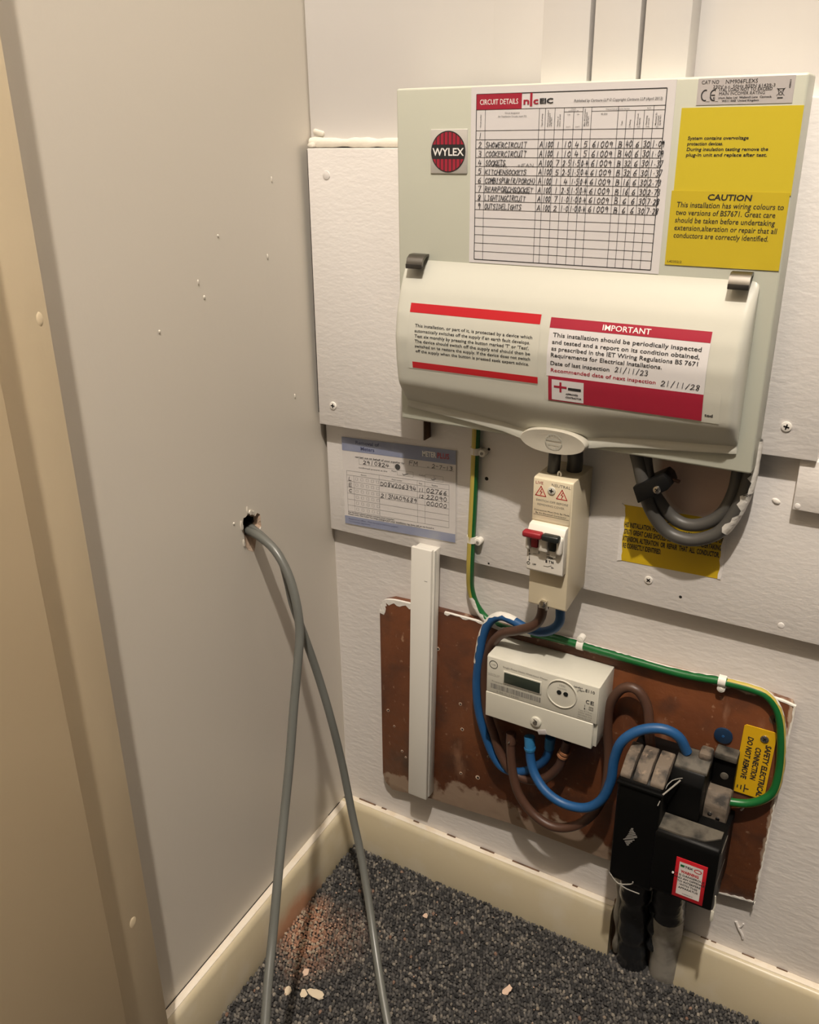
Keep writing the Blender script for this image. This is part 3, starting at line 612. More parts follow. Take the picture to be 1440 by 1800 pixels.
# two yellow notices
y1 = put('overvoltage_notice', G().box(0.4022, 0.4928, -CF-0.0004, -CF+0.0002, 0.9110, 0.9748), 'yellow_label', cu)
p = P2()
for k, (tx, x1) in enumerate((('System contains overvoltage', 0.4560), ('protection devices.', 0.4372), ('During insulation testing remove the', 0.4715), ('plug-in unit and replace after test.', 0.4712))): p.text(tx, 0.4094, 0.9515-k*0.0041, 0.0025, x1, shear=0.1, bold=0.02)
p.put('lettering', 'ink', y1, d)
y2 = put('caution_notice', G().box(0.4008, 0.4920, -CF-0.0007, -CF+0.0002, 0.8543, 0.9132), 'yellow_label_two', cu)
p = P2().text('CAUTION', 0.4300, 0.9066, 0.0044, 0.4640, bold=0.025, shear=0.12)
for k, (tx, x1) in enumerate((('This installation has wiring colours to', 0.4890), ('two versions of BS7671. Great care', 0.4835), ('should be taken before undertaking', 0.4840), ('extension,alteration or repair that all', 0.4862), ('conductors are correctly identified.', 0.4808))): p.text(tx, 0.4058, 0.9005-k*0.00600, 0.0042, x1, shear=0.08, bold=0.006)
p.text('L42352/2', 0.4028, 0.8563, 0.0018, 0.4148).put('lettering', 'ink', y2, CF+0.0009)

# stickers on the cover
dv = lambda o: (lambda x, z: prof(z)+o)
def cover_label(name, x0, x1, z0, z1, mat, off, parent=cu):
    zs = np.linspace(z0, z1, 14); V = []; F = []
    for z in zs: V += [(x0, -prof(z)-off, z), (x1, -prof(z)-off, z)]
    for k in range(13): F.append((2*k, 2*k+1, 2*k+3, 2*k+2))
    return put(name, G().add(V, F), mat, parent)
tn = cover_label('test_notice', 0.1625, 0.3005, 0.7435, 0.8078, 'clear_film', 0.0003)
P2().rect(0.1632, 0.2995, 0.7985, 0.8070, 6).put('red_bar', 'label_red', tn, dv(0.0005)); P2().rect(0.1675, 0.3010, 0.7445, 0.7508, 4).put('red_bar', 'label_red', tn, dv(0.0005))
p = P2()
for k, (tx, x0, x1) in enumerate((('This installation, or part of it, is protected by a device which', .1705, .2937), ('automatically switches off the supply if an earth fault develops.', .1705, .2920), ("Test six monthly by pressing the button marked 'T' or 'Test'.", .1708, .2915), ('The device should switch off the supply and should then be', .1710, .2930), ('switched on to restore the supply. If the device does not switch', .1712, .2932), ('off the supply when the button is pressed seek expert advice.', .1718, .2922))):
    p.text(tx, x0, 0.7852-k*0.00492, 0.0029, x1, bold=0.012)
p.put('lettering', 'ink', tn, dv(0.0006))
cf = cover_label('backing_film', 0.3070, 0.4655, 0.7290, 0.7560, 'clear_film', 0.0003)
P2().text('ted', 0.4530, 0.7345, 0.0026, 0.4600, bold=0.03).put('stray_word', 'ink', cf, dv(0.0006))
inn = cover_label('inspection_notice', 0.3095, 0.4510, 0.7535, 0.8055, 'label_white', 0.0006)
P2().rect(0.3092, 0.4508, 0.7968, 0.8056, 6).put('heading_block', 'label_dark_red', inn, dv(0.0008))
P2().text('IMPORTANT', 0.3580, 0.7989, 0.0046, 0.4005, bold=0.010).put('heading_lettering', 'print_white', inn, dv(0.0010))
p = P2()
for k, (tx, x1, z) in enumerate((('This installation should be periodically inspected', .4447, .7893), ('and tested and a report on its condition obtained,', .4440, .7832), ('as prescribed in the IET Wiring Regulations BS 7671', .4435, .7774), ('Requirements for Electrical Installations.', .4140, .7716), ('Date of last inspection', .3685, .7642))): p.text(tx, 0.3133, z, 0.0036, x1, bold=0.012)
p.put('lettering', 'ink', inn, dv(0.0009))
P2().text('Recommended date of next inspection', 0.3138, 0.7578, 0.0034, 0.4100, bold=0.012).put('red_lettering', 'label_dark_red', inn, dv(0.0009))
P2().hand('21/11/23', 0.3730, 0.7645, 0.0046, 0.4030, 0.0005).put('handwriting', 'pen_ink', inn, dv(0.0010)); P2().hand('21/11/28', 0.4142, 0.7572, 0.0046, 0.4475, 0.0005).put('handwriting', 'pen_ink', inn, dv(0.0010))
rs = cover_label('contractor_strip', 0.3115, 0.4510, 0.7300, 0.7538, 'label_dark_red', 0.0008)
P2().rect(0.3150, 0.3456, 0.7312, 0.7508, 5).put('logo_panel', 'label_white', rs, dv(0.0010))
P2().rect(0.3172, 0.3296, 0.7432, 0.7452).rect(0.3226, 0.3246, 0.7392, 0.7488, 3).put('logo_cross', 'label_dark_red', rs, dv(0.0012))
P2().rect(0.3308, 0.3432, 0.7420, 0.7446).text('APPROVED', 0.3285, 0.7374, 0.0016, 0.3405, bold=0.04).text('CONTRACTOR', 0.3285, 0.7342, 0.0016, 0.3438, bold=0.04).put('logo_lettering', 'ink', rs, dv(0.0012))

# cable runs, room metres
BLUE_SUPPLY = [(0.2948, -0.046, 0.318), (0.2991, -0.05, 0.291), (0.3084, -0.055, 0.2738), (0.3251, -0.06, 0.2615), (0.3463, -0.06, 0.2542), (0.3716, -0.06, 0.2595), (0.3887, -0.06, 0.2789), (0.3968, -0.06, 0.3081), (0.3983, -0.06, 0.3369), (0.4049, -0.06, 0.3633), (0.4209, -0.055, 0.3798), (0.4416, -0.05, 0.3863), (0.4586, -0.045, 0.3793), (0.4682, -0.04, 0.36)]
BLUE_LOAD = [(0.3182, -0.035, 0.4875), (0.3184, -0.035, 0.4722), (0.3112, -0.035, 0.4602), (0.2969, -0.035, 0.4525), (0.2792, -0.033, 0.4514), (0.2605, -0.03, 0.4548), (0.2456, -0.028, 0.4547), (0.2326, -0.027, 0.4439), (0.2248, -0.028, 0.4249), (0.2213, -0.03, 0.3981), (0.2183, -0.03, 0.3578), (0.2213, -0.03, 0.3224), (0.2296, -0.03, 0.2922), (0.2418, -0.03, 0.2631), (0.2567, -0.03, 0.2477), (0.2777, -0.032, 0.2516), (0.297, -0.034, 0.2666), (0.3112, -0.036, 0.286), (0.3172, -0.038, 0.3083), (0.3178, -0.04, 0.3242)]
BROWN_LOAD = [(0.3041, -0.05, 0.4993), (0.3025, -0.05, 0.4808), (0.2945, -0.05, 0.4674), (0.2742, -0.045, 0.4532), (0.2551, -0.04, 0.4415), (0.2398, -0.035, 0.4217), (0.2309, -0.03, 0.3933), (0.2278, -0.028, 0.3597), (0.2317, -0.028, 0.3207), (0.2425, -0.03, 0.2928), (0.2531, -0.032, 0.2689), (0.2697, -0.034, 0.2506), (0.2928, -0.036, 0.2487), (0.3146, -0.038, 0.2625), (0.3303, -0.04, 0.2874), (0.3359, -0.042, 0.3103), (0.339, -0.042, 0.3272)]
BROWN_SUPPLY = [(0.2703, -0.042, 0.3127), (0.2718, -0.045, 0.2892), (0.2771, -0.048, 0.2602), (0.2863, -0.05, 0.236), (0.3039, -0.05, 0.2155), (0.326, -0.05, 0.2065), (0.3463, -0.048, 0.2098), (0.3652, -0.045, 0.2244), (0.3788, -0.04, 0.2473), (0.3854, -0.035, 0.2788), (0.3836, -0.03, 0.3142), (0.3794, -0.03, 0.3513), (0.3801, -0.03, 0.3831), (0.3921, -0.03, 0.4077), (0.4074, -0.03, 0.4107), (0.42, -0.03, 0.3933), (0.4267, -0.035, 0.3644), (0.4319, -0.04, 0.3437)]
EARTH = [(0.2068, -0.019, 0.6691), (0.206, -0.019, 0.6381), (0.2048, -0.019, 0.5915), (0.203, -0.019, 0.5359), (0.2012, -0.017, 0.4988), (0.1994, -0.011, 0.4698), (0.2062, -0.009, 0.448), (0.2218, -0.01, 0.4338), (0.2442, -0.016, 0.4334), (0.2764, -0.017, 0.4364), (0.3139, -0.017, 0.4386), (0.3632, -0.017, 0.4374), (0.4072, -0.017, 0.4367), (0.4493, -0.017, 0.4367), (0.4892, -0.017, 0.4407), (0.5197, -0.017, 0.4412), (0.5349, -0.017, 0.4369), (0.5463, -0.017, 0.4211), (0.5531, -0.018, 0.3932), (0.5564, -0.018, 0.3591), (0.555, -0.02, 0.3323), (0.5467, -0.022, 0.3178), (0.5314, -0.024, 0.3075), (0.5106, -0.028, 0.3046)]
TAIL_OUT = [(0.3868, -0.045, 0.6794), (0.3912, -0.045, 0.667), (0.3966, -0.045, 0.6495), (0.4041, -0.04, 0.6239), (0.4198, -0.035, 0.6019), (0.44, -0.035, 0.5967), (0.4577, -0.035, 0.6019), (0.4724, -0.035, 0.6145), (0.4831, -0.035, 0.6392), (0.4886, -0.035, 0.6665), (0.489, -0.035, 0.6932)]
TAIL_IN = [(0.394, -0.04, 0.679), (0.398, -0.04, 0.6597), (0.4028, -0.036, 0.6429), (0.4098, -0.033, 0.6302), (0.4225, -0.03, 0.6156), (0.4379, -0.03, 0.6099), (0.455, -0.03, 0.6147), (0.4691, -0.03, 0.6282), (0.4763, -0.03, 0.6491), (0.4781, -0.03, 0.6707), (0.4771, -0.03, 0.6897)]
SWT_L = [(0.3073, -0.048, 0.6497), (0.3085, -0.05, 0.6649), (0.309, -0.05, 0.6768)]
SWT_R = [(0.3239, -0.034, 0.6432), (0.324, -0.036, 0.6632), (0.3238, -0.036, 0.675)]
GREY_A = [(-0.0147, -0.1511, 0.5576), (0.0052, -0.1666, 0.5632), (0.0273, -0.175, 0.5653), (0.0523, -0.1805, 0.5566), (0.0713, -0.185, 0.5358), (0.0857, -0.1922, 0.5079), (0.0936, -0.1998, 0.4784), (0.0984, -0.2132, 0.4469), (0.1036, -0.2316, 0.4029), (0.1119, -0.2542, 0.3558), (0.1205, -0.2789, 0.3109), (0.1342, -0.3108, 0.2679), (0.1486, -0.3437, 0.2211), (0.1625, -0.3714, 0.195), (0.1775, -0.3981, 0.171), (0.1932, -0.4237, 0.149), (0.2199, -0.4607, 0.1303)]
GREY_B = [(-0.0148, -0.1468, 0.5601), (0.0038, -0.1599, 0.5643), (0.0278, -0.1677, 0.5598), (0.0493, -0.1693, 0.5438), (0.0609, -0.174, 0.5215), (0.0675, -0.1748, 0.4911), (0.0798, -0.1727, 0.4503), (0.0914, -0.1695, 0.4053), (0.1051, -0.1701, 0.3573), (0.1173, -0.1696, 0.2987), (0.1325, -0.1755, 0.2358), (0.1497, -0.1864, 0.1933), (0.176, -0.2114, 0.1512), (0.2049, -0.2431, 0.1198), (0.2436, -0.2852, 0.0934), (0.2789, -0.3209, 0.0823)]

# ------------------------------------------------------------------ meter board, trunking, card, warning label
BY = -0.012
bb = thing('meter_board', (0.31, -0.006, 0.13), 'dark brown varnished backboard under the meter, edges splashed with white paint', 'board')
OUTL = [(.070, .150), (.074, .138), (.085, .1290), (.146, .1395), (.263, .1490), (.383, .1500), (.519, .1640), (.553, .1690), (.5555, .1730), (.5585, .37), (.5592, .4260), (.556, .4320), (.53, .4345), (.36, .4318), (.1165, .4280), (.0900, .4265), (.076, .4200), (.0725, .4080)]
put('board', G().prism(OUTL, BY, -0.0002, 0.0009), 'board_brown', bb, smooth=30)
for x, z, r in ((.1515, .3985, .0020), (.1560, .3760, .0026), (.0815, .2590, .0022), (.0905, .2370, .0016), (.1020, .2010, .0018), (.1075, .1930, .0015), (.1880, .3060, .0022), (.1910, .2690, .0024), (.2200, .2900, .0018), (.2280, .2410, .0018), (.1900, .2000, .0020), (.2140, .2030, .0030), (.3780, .2830, .0020), (.5440, .4100, .0060)):
    h_ = put('screw_hole', G().cyl((x, z), r, BY, BY-0.0004, 14), 'plaster_raw' if r < 0.005 else 'wood_end', bb)
    put('hole', G().cyl((x+r*0.2, z), r*0.55, BY-0.0003, BY-0.0006, 10), 'dark_hole', h_)
def smear(top, step, w0, w1, lift=.0005):
    pts = spline([(x, 0, z) for x, z in top], step); A = [(q.x, q.z) for q in pts]; B = []
    for i, q in enumerate(pts):
        t_ = (pts[min(i+1, len(pts)-1)]-pts[max(i-1, 0)]).normalized(); w = random.uniform(w0, w1); B.append((q.x+t_.z*w, q.z-t_.x*w))
    return G().prism(A+B[::-1], BY-lift, BY+.003)
put('paint_overlap', smear([(.0722, .404), (.077, .4210), (.0905, .4270), (.12, .4288)], .004, .0035, .0085), 'paint_splash', bb)
put('paint_overlap', smear([(.165, .4298), (.24, .4306)], .004, .0006, .004), 'paint_splash', bb)
put('paint_overlap', smear([(.395, .4330), (.47, .4345), (.5305, .4355), (.5570, .4325), (.5600, .425), (.5590, .37), (.5563, .18), (.5545, .1690)], .004, .0006, .0022), 'paint_splash', bb)
put('paint_overlap', smear([(.5550, .1695), (.535, .1668), (.510, .1630)], .004, .001, .0035), 'paint_splash', bb)
tr = thing('cable_trunking', (0.14, -0.02, 0.153), 'white plastic mini trunking standing upright over the brown board', 'trunking')
sh = lambda x, y, z: (x+(z-.153)*.0252, y, z)
put('channel', G().box(.1235, .1505, -.0265, -.0130, .155, .515, .0006).xf(sh), 'trunk_pvc', tr)
put('lid', G().box(.1219, .1492, -.0315, -.0255, .153, .517, .0010).xf(sh), 'trunk_pvc', tr)
put('seam', G().box(.1492, .1507, -.0232, -.0228, .156, .514).xf(sh), 'grey_ink', tr)
put('mark', G().box(.1405, .1445, -.0317, -.0312, .4760, .4766).xf(sh), 'grey_ink', tr)

# meter card in its clear sleeve, hung slightly askew
def tilt(x, z): return z+0.050*(x-0.1)
ux = lambda u: .0275+.1525*u
vz = lambda v: .6335-.1115*v
def P2T(p): p.v = [(x, tilt(x, z)) for x, z in p.v]; return p
cd = thing('meter_card', (0.1, LY, 0.52), 'white and blue printed meter card in a clear plastic sleeve', 'card')
sheet = put('card_sheet', G().box(ux(0), ux(1), LY-.0012, LY-.0004, vz(1), vz(0)).xf(lambda x, y, z: (x, y, tilt(x, z))), 'card_white', cd)
d = -LY+.0014
P2T(P2().rect(ux(.0), ux(1), vz(.150), vz(0))).put('blue_band', 'card_blue', sheet, d); P2T(P2().rect(ux(0), ux(1), vz(1), vz(.905))).put('blue_band', 'card_blue', sheet, d)
P2T(P2().text('Removal of', ux(.13), vz(.062), .0042, ux(.345), bold=.02).text('Meters', ux(.175), vz(.125), .0044, ux(.300), bold=.02)).put('title', 'card_navy', sheet, d+.0002)
P2T(P2().text('METER', ux(.720), vz(.100), .0062, ux(.838), bold=.03)).put('name_white', 'print_white', sheet, d+.0002)
P2T(P2().text('PLUS', ux(.846), vz(.100), .0062, ux(.945), bold=.03)).put('name_red', 'label_dark_red', sheet, d+.0002)
p = P2().text('carried out on behalf of your supplier by', ux(.12), vz(.215), .0021, ux(.565), bold=.02).rect(ux(.60), ux(.985), vz(.222), vz(.220)).text('on', ux(.76), vz(.218), .0019).text('confirmed present at the', ux(.15), vz(.330), .0019, ux(.41)).text('Meter', ux(.45), vz(.315), .0018, ux(.495)).text('Sealed', ux(.69), vz(.318), .0018, ux(.74))
for a, b, c, e in ((.155, .475, .222, .285), (.500, .640, .290, .345), (.745, .895, .295, .355)):
    for z in (c, e): p.rect(ux(a), ux(b), vz(z)-.0001, vz(z)+.0001)
    for x in (a, b): p.rect(ux(x)-.0001, ux(x)+.0001, vz(e), vz(c))
p.rect(ux(.82)-.0001, ux(.82)+.0001, vz(.355), vz(.295))
rv = [.375, .425, .495, .565, .635, .705, .775, .845]
for v in rv: p.rect(ux(.035), ux(.945), vz(v)-.00012, vz(v)+.00012)
for u in (.035, .335, .675, .740, .945): p.rect(ux(u)-.00012, ux(u)+.00012, vz(rv[-1]), vz(rv[0]))
p.rect(ux(.10)-.00012, ux(.10)+.00012, vz(rv[-1]), vz(rv[1]))
for v in rv[1:-1]:
    for u in (.115, .165, .215, .262, .310):
        for (a, b, c, e) in ((u, u+.022, v+.018, v+.0195), (u, u+.022, v+.047, v+.0485), (u, u+.0015, v+.018, v+.0485), (u+.0205, u+.022, v+.018, v+.0485)): p.rect(ux(a), ux(b), vz(e), vz(c))
p.text('Element', ux(.17), vz(.410), .0017).text('Meter number', ux(.45), vz(.410), .0017).text('Rate', ux(.69), vz(.410), .0017).text('Reading', ux(.80), vz(.410), .0017)
p.text('For further advice please contact your supplier.', ux(.035), vz(.868), .0018, ux(.47), bold=.02).text('Please note: this meter has been changed and your installation has been left as we found it.', ux(.035), vz(.890), .0018, ux(.82), bold=.02).text('Please do not remove this card.', ux(.30), vz(.902), .0013, ux(.70))
P2T(p).put('form_print', 'ink', sheet, d)
P2T(P2().text('Registered office', ux(.04), vz(.945), .0019, ux(.20)).text('Meter services for electricity suppliers', ux(.22), vz(.945), .0019, ux(.50)).text('Customer services', ux(.04), vz(.975), .0019, ux(.24))).put('footer_print', 'card_navy', sheet, d+.0002)
p = P2().hand('2910824', ux(.19), vz(.275), .0046, ux(.43), .0006).hand('FM', ux(.605), vz(.215), .005, ux(.68), .0006).hand('2-7-13', ux(.80), vz(.215), .0045, ux(.975), .0006)
p.hand('D08W206394', ux(.345), vz(.490), .0052, ux(.665), .0006).hand('213NA09689', ux(.345), vz(.625), .0052, ux(.672), .0006)
p.hand('11', ux(.685), vz(.49), .004, ux(.73), .0006).hand('12', ux(.685), vz(.56), .004, ux(.73), .0006)
p.hand('02766', ux(.75), vz(.490), .0052, ux(.93), .0006).hand('22090', ux(.75), vz(.56), .0052, ux(.93), .0006).hand('00000', ux(.75), vz(.63), .0052, ux(.93), .0006)
p.hand('v', ux(.54), vz(.335), .003, ux(.60), .0006).hand('v', ux(.79), vz(.345), .003, ux(.84), .0006).hand('L', ux(.05), vz(.485), .0045, ux(.08), .0006).hand('E', ux(.05), vz(.555), .0045, ux(.08), .0006).hand('C', ux(.05), vz(.62), .004, ux(.08), .0006)
P2T(p).put('handwriting', 'pen_ink', sheet, d+.0002)
P2T(P2().disc(ux(.505), vz(.255), .0036, .0036)).put('punched_hole', 'dark_hole', sheet, d+.0002)
V = []; F = []; nu, nv = 40, 26
for i in range(nu+1):
    for j in range(nv+1):
        u, v = -.03+1.05*i/nu, -.03+1.05*j/nv; x, z = ux(u), vz(v)
        amp = .0009*(1 if v < .16 or v > .9 else .25); yy = LY-.0022-amp*(math.sin(u*38+v*17)+.6*math.sin(u*71-v*29)+1.3)
        V.append((x, yy, tilt(x, z)))
for i in range(nu):
    for j in range(nv): F.append((i*(nv+1)+j, (i+1)*(nv+1)+j, (i+1)*(nv+1)+j+1, i*(nv+1)+j+1))
put('plastic_sleeve', G().add(V, F), 'clear_sleeve', cd, smooth=180)

# old yellow warning label, half under the cable loop
wl = thing('warning_label', (.42, LY, .55), 'old yellow warning label with black capitals behind the grey cable loop', 'label')
tl2 = lambda x, z: z+.030*(x-.42)
lab = put('label_sheet', G().box(.3705, .4715, LY-.0005, LY+.0002, .5505, .6125).xf(lambda x, y, z: (x, y, tl2(x, z))), 'old_yellow', wl)
p = P2().text('CAUTION', .3960, .6005, .0062, .4460, bold=.02)
for k, (tx, x0, x1) in enumerate((('HIS INSTALLATION HAS WIRING COLOURS TO TWO VERSIONS OF', .3735, .4705), ('S7671 GREAT CARE SHOULD BE TAKEN BEFORE UNDERTAKING', .3735, .4700), ('XTENSION, ALTERATION  OR  REPAIR  THAT  ALL  CONDUCTOR.', .3725, .4690), ('RE CORRECTLY IDENTIFIED.', .3735, .4130))): p.text(tx, x0, .5890-k*.0078, .0054, x1, bold=.03)
p.v = [(x, tl2(x, z)) for x, z in p.v]; p.put('lettering', 'ink', lab, -LY+.0007)
put('paint_overlap', G().prism([(.3690, .5480)] + [(.3722+random.uniform(0, .0016), .5495+k*.005) for k in range(13)] + [(.3690, .6125)], LY-.0009, LY+.0002), 'panel_paint', wl)
put('paint_overlap', G().prism([(.4735, .5520)] + [(.4700+random.uniform(-.0008, .0010), .5520+k*.005) for k in range(13)] + [(.4735, .6150)], LY-.0009, LY+.0002), 'panel_paint', wl)

# ------------------------------------------------------------------ main switch in its own enclosure
ms = thing('main_switch', (.315, LY, .503), 'cream enclosed main switch with red and black toggle under the fuse box', 'switch')
SF = .068
put('housing', G().prism([(LY, .512), (-SF+.004, .503), (-SF, .505), (-SF, .6445), (-SF+.002, .646), (LY, .646)], .2942, .3358, .0012, axis='x'), 'switch_beige', ms)
lid = put('label_plate', G().box(.2948, .3345, -SF-.0009, -SF+.001, .6010, .6450, .0005), 'switch_beige', ms)
d = SF+.0011
P2().rect(.2965, .3335, .6068, .6071).put('rule', 'ink', lid, d)
P2().text('LIVE', .2972, .6395, .0030, .3050).put('live_lettering', 'label_dark_red', lid, d)
P2().text('NEUTRAL', .3140, .6395, .0030, .3335).text('SWITCH OFF BEFORE', .2985, .6216, .0022, .3318).text('REMOVING COVER', .3000, .6172, .0022, .3282).put('grey_lettering', 'grey_ink', lid, d)
P2().text('Connection Must Only Be Made', .2968, .6112, .0017, .3338).text('By An Electrical Contractor', .2985, .6082, .0017, .3310).put('black_lettering', 'ink', lid, d)
p = P2()
for cx_ in (.3030, .3250):
    a = [(cx_, .6375), (cx_+.0054, .6275), (cx_-.0054, .6275)]
    for q0, q1 in zip(a, a[1:]+a[:1]): p.line(*q0, *q1, .0008)
    p.line(cx_+.0010, .6350, cx_-.0010, .6318, .0007).line(cx_-.0010, .6318, cx_+.0012, .6316, .0006).line(cx_+.0012, .6316, cx_-.0004, .6286, .0007)
p.put('hazard_triangles', 'label_red', lid, d)
screw_on(ms, .3142, -SF-.0009, .6350, .0040, 'meter_grey')
mod = put('switch_module', G().prism([(-SF+.002, .5995), (-SF-.0065, .5985), (-SF-.0100, .5930), (-SF-.0100, .5500), (-SF-.0090, .5480), (-SF+.002, .5480)], .2945, .3335, .0008, axis='x'), 'switch_white', ms)
MD = SF+.0100
for x0, x1 in ((.2947, .2998), (.3085, .3190), (.3272, .3330)):
    put('shoulder', G().box(x0, x1, -MD-.0065, -MD+.004, .5735, .5915, .0026, 3), 'switch_white', mod)
for x0, x1 in ((.3005, .3080), (.3195, .3268)): put('base_ledge', G().box(x0, x1, -MD-.0020, -MD+.004, .5685, .5765, .0012), 'switch_white', mod)
put('red_toggle', G().box(.2935, .3137, -MD-.0130, -MD-.0040, .5895, .5960, .0020, 3).box(.3008, .3078, -MD-.0060, -MD+.002, .5770, .5920, .0008), 'toggle_red', mod)
put('black_toggle', G().box(.3137, .3318, -MD-.0125, -MD-.0040, .5893, .5957, .0020, 3).box(.3198, .3266, -MD-.0060, -MD+.002, .5770, .5920, .0008), 'toggle_black', mod)
p = P2().text('I', .2968, .5685, .0026, bold=.05).text('ON', .3015, .5675, .0020, .3045, bold=.02).line(.2977, .5665, .2977, .5598, .0005).poly([(.2977, .5680), (.2985, .5660), (.2969, .5660)]).poly([(.2977, .5584), (.2985, .5604), (.2969, .5604)]).ring(.2969, .5560, .0018, .0018, .0006, 16).text('OFF', .3012, .5548, .0020, .3052, bold=.02)
p.rect(.3160, .3240, .5698, .5703).text('100A', .3163, .5655, .0028, .3232, bold=.02).text('E', .3152, .5610, .0028, .3172, bold=.05).text('T', .3185, .5610, .0028, .3204, bold=.05).text('N', .3212, .5610, .0028, .3238, bold=.05).line(.3135, .5565, .3180, .5567, .0004).line(.3180, .5567, .3215, .5585, .0004).ring(.3225, .5565, .0010, .0010, .0004, 12).rect(.3232, .3246, .5563, .5567)
p.put('markings', 'ink', mod, MD+.0003)
nt_ = put('seal_screw', G().cyl((.3115, .5085), .0042, -SF+.002, -SF-.0035, 6, .0006), 'steel', ms)
put('seal_clamp', G().box(.3065, .3165, -SF-.0012, -SF+.004, .5020, .5065, .0008).box(.3150, .3165, -SF-.0035, -SF+.002, .502, .512, .0004), 'steel', nt_)
for nm, pts, lab_ in (('L', [(.3060, -.047, .640), (.3073, -.048, .655), (.3085, -.050, .672), (.309, -.046, .715)], 'left dark grey cable between main switch and fuse box'), ('R', [(.3225, -.033, .640), (.3239, -.034, .655), (.324, -.036, .668), (.3238, -.036, .715)], 'right dark grey cable between main switch and fuse box')):
    put('meter_tail', G().tube(pts, .0078 if nm == 'R' else .0062, 14), 'tail_dark', label=lab_, cat='cable', group='tails between switch and fuse box')
gl = put('cable_stop', G().tube([(.3145, -.055, .6455), (.3145, -.055, .6490), (.3160, -.055, .6505), (.3175, -.055, .6490), (.3175, -.055, .6455)], .0009, 8, .0008), 'clip_white', ms)

# ------------------------------------------------------------------ electricity meter
em = thing('electricity_meter', (.31, -.03, .3395), 'grey electricity meter with blank display mounted on the brown board', 'meter')
MF = .060; X0, X1, Z0, Z1 = .2448, .3762, .3400, .4203
put('case', G().prism([(BY, Z0+.002), (-MF+.004, Z0+.002), (-MF+.004, Z0+.030), (-MF+.002, Z0+.033), (-MF+.002, Z1-.0008), (-MF+.003, Z1), (BY, Z1)], X0, X1, .0010, axis='x'), 'meter_grey', em)
put('front_plate', G().box(X0+.0004, X1-.0004, -MF, -MF+.004, Z0+.0338, Z1-.0004, .0009), 'meter_grey', em)
tcv = put('terminal_cover', G().prism([(BY-.004, Z0+.010), (BY-.004, Z0), (-MF+.0006, Z0), (-MF-.0004, Z0+.001), (-MF-.0004, Z0+.0326), (-MF+.0004, Z0+.0333), (-MF+.004, Z0+.0333)], X0+.0002, X1-.0042, .0004, axis='x'), 'meter_lid', em)
put('terminal_block', G().box(X0+.012, X1-.012, -.050, BY-.004, Z0-.004, Z0+.02, .001), 'black_plastic', em)
put('display_frame', G().box(.2655, .3115, -MF-.0010, -MF+.001, .3905, .4070, .0006), 'meter_lid', em)
put('display', G().box(.2670, .3100, -MF-.0014, -MF+.001, .3922, .4056, .0002), 'lcd', em)
g = G(); n = 40; V = []; F = []
for rr, dd in ((.0176, .0), (.0172, .0012), (.0164, .0012), (.0160, .0002)):
    V += [(.3350+math.cos(2*math.pi*i/n)*rr, -MF-dd, .3995+math.sin(2*math.pi*i/n)*rr) for i in range(n)]
for k in range(3):
    for i in range(n): F.append((k*n+i, k*n+(i+1) % n, (k+1)*n+(i+1) % n, (k+1)*n+i))
port = put('optical_port', g.add(V, F), 'meter_lid', em)
for x in (.3318, .3394): put('port_window', G().cyl((x, .4005), .0027, -MF, -MF-.0006, 18), 'toggle_black', port)
d = MF+.0003
p = P2().text('1000', .3350, .4085, .0026, align='c').text('imp/kWh', .3350, .4050, .0020, align='c').text('Single Phase Static Watt-hour Meter', .2650, .4108, .0023, .3180).text('Landis+Gyr Ltd', .2470, .3975, .0018, .2610).rect(.2470, .2600, .3962, .3965)
p.text('Property of Electricity Meter Services', .2520, .3885, .0018, .3080).text('S 06 C 12345', .2580, .3762, .0020, .2850).put('grey_print', 'pale_ink', em, d)
p = P2().ring(.2534, .4110, .0052, .0052, .0007).text('E110', .3610, .4108, .0036, .3712, bold=.012).text('Landis+', .3480, .4128, .0021, .3578, bold=.02).text('Gyr+', .3540, .4098, .0021, .3600, bold=.02).line(.3528, .4110, .3526, .4080, .0005)
p.text('C', .3622, .3968, .0046, .3660, bold=.015).text('E', .3675, .3968, .0046, .3712, bold=.015).rect(.3612, .3616, .3895, .3945).disc(.3614, .3895, .0007, .0009, 10)
for a, b, c, e in ((.3662, .3708, .3895, .3899), (.3662, .3708, .3935, .3939), (.3662, .3666, .3895, .3939), (.3704, .3708, .3895, .3939), (.3673, .3697, .3906, .3909), (.3673, .3697, .3925, .3928), (.3673, .3676, .3906, .3928), (.3694, .3697, .3906, .3928)): p.rect(a, b, c, e)
p.put('dark_print', 'ink', em, d); P2().text('L+G', .2534, .4100, .0020, align='c').put('mark_print', 'grey_ink', em, d)
p = P2()
for k, tx in enumerate(('Type E110.ae', '230V 50Hz', '20(100)A Cl.2', 'Made in UK')): p.text(tx, .3545, .3855-k*.0031, .0018, .3700)
p.put('type_print', 'pale_ink', em, d)
p = P2(); x = .2505
while x < .3110:
    w = random.choice((.0004, .0006, .0009, .0013)); p.rect(x, x+w, .3797, .3862); x += w+random.choice((.0004, .0005, .0008))
p.put('barcode', 'grey_ink', em, d)
sc = put('seal_screw', G().cyl((.3075, .3540), .0062, -MF, -MF-.0030, 24, .0010), 'meter_lid', em)
put('screw_slot', G().cyl((.3070, .3528), .0026, -MF-.0028, -MF-.0034, 14), 'grey_dust', sc)
put('slot', G().box(.3050, .3100, -MF-.0034, -MF-.0028, .3560, .3567, rot=Matrix.Rotation(.5, 3, 'Y')), 'dark_hole', sc)
put('seal_tag', G().box(.3110, .3215, -MF-.0040, -MF-.0026, .3415, .3475, .0005, rot=Matrix.Rotation(-.35, 3, 'Y')), 'silver_plate', sc)

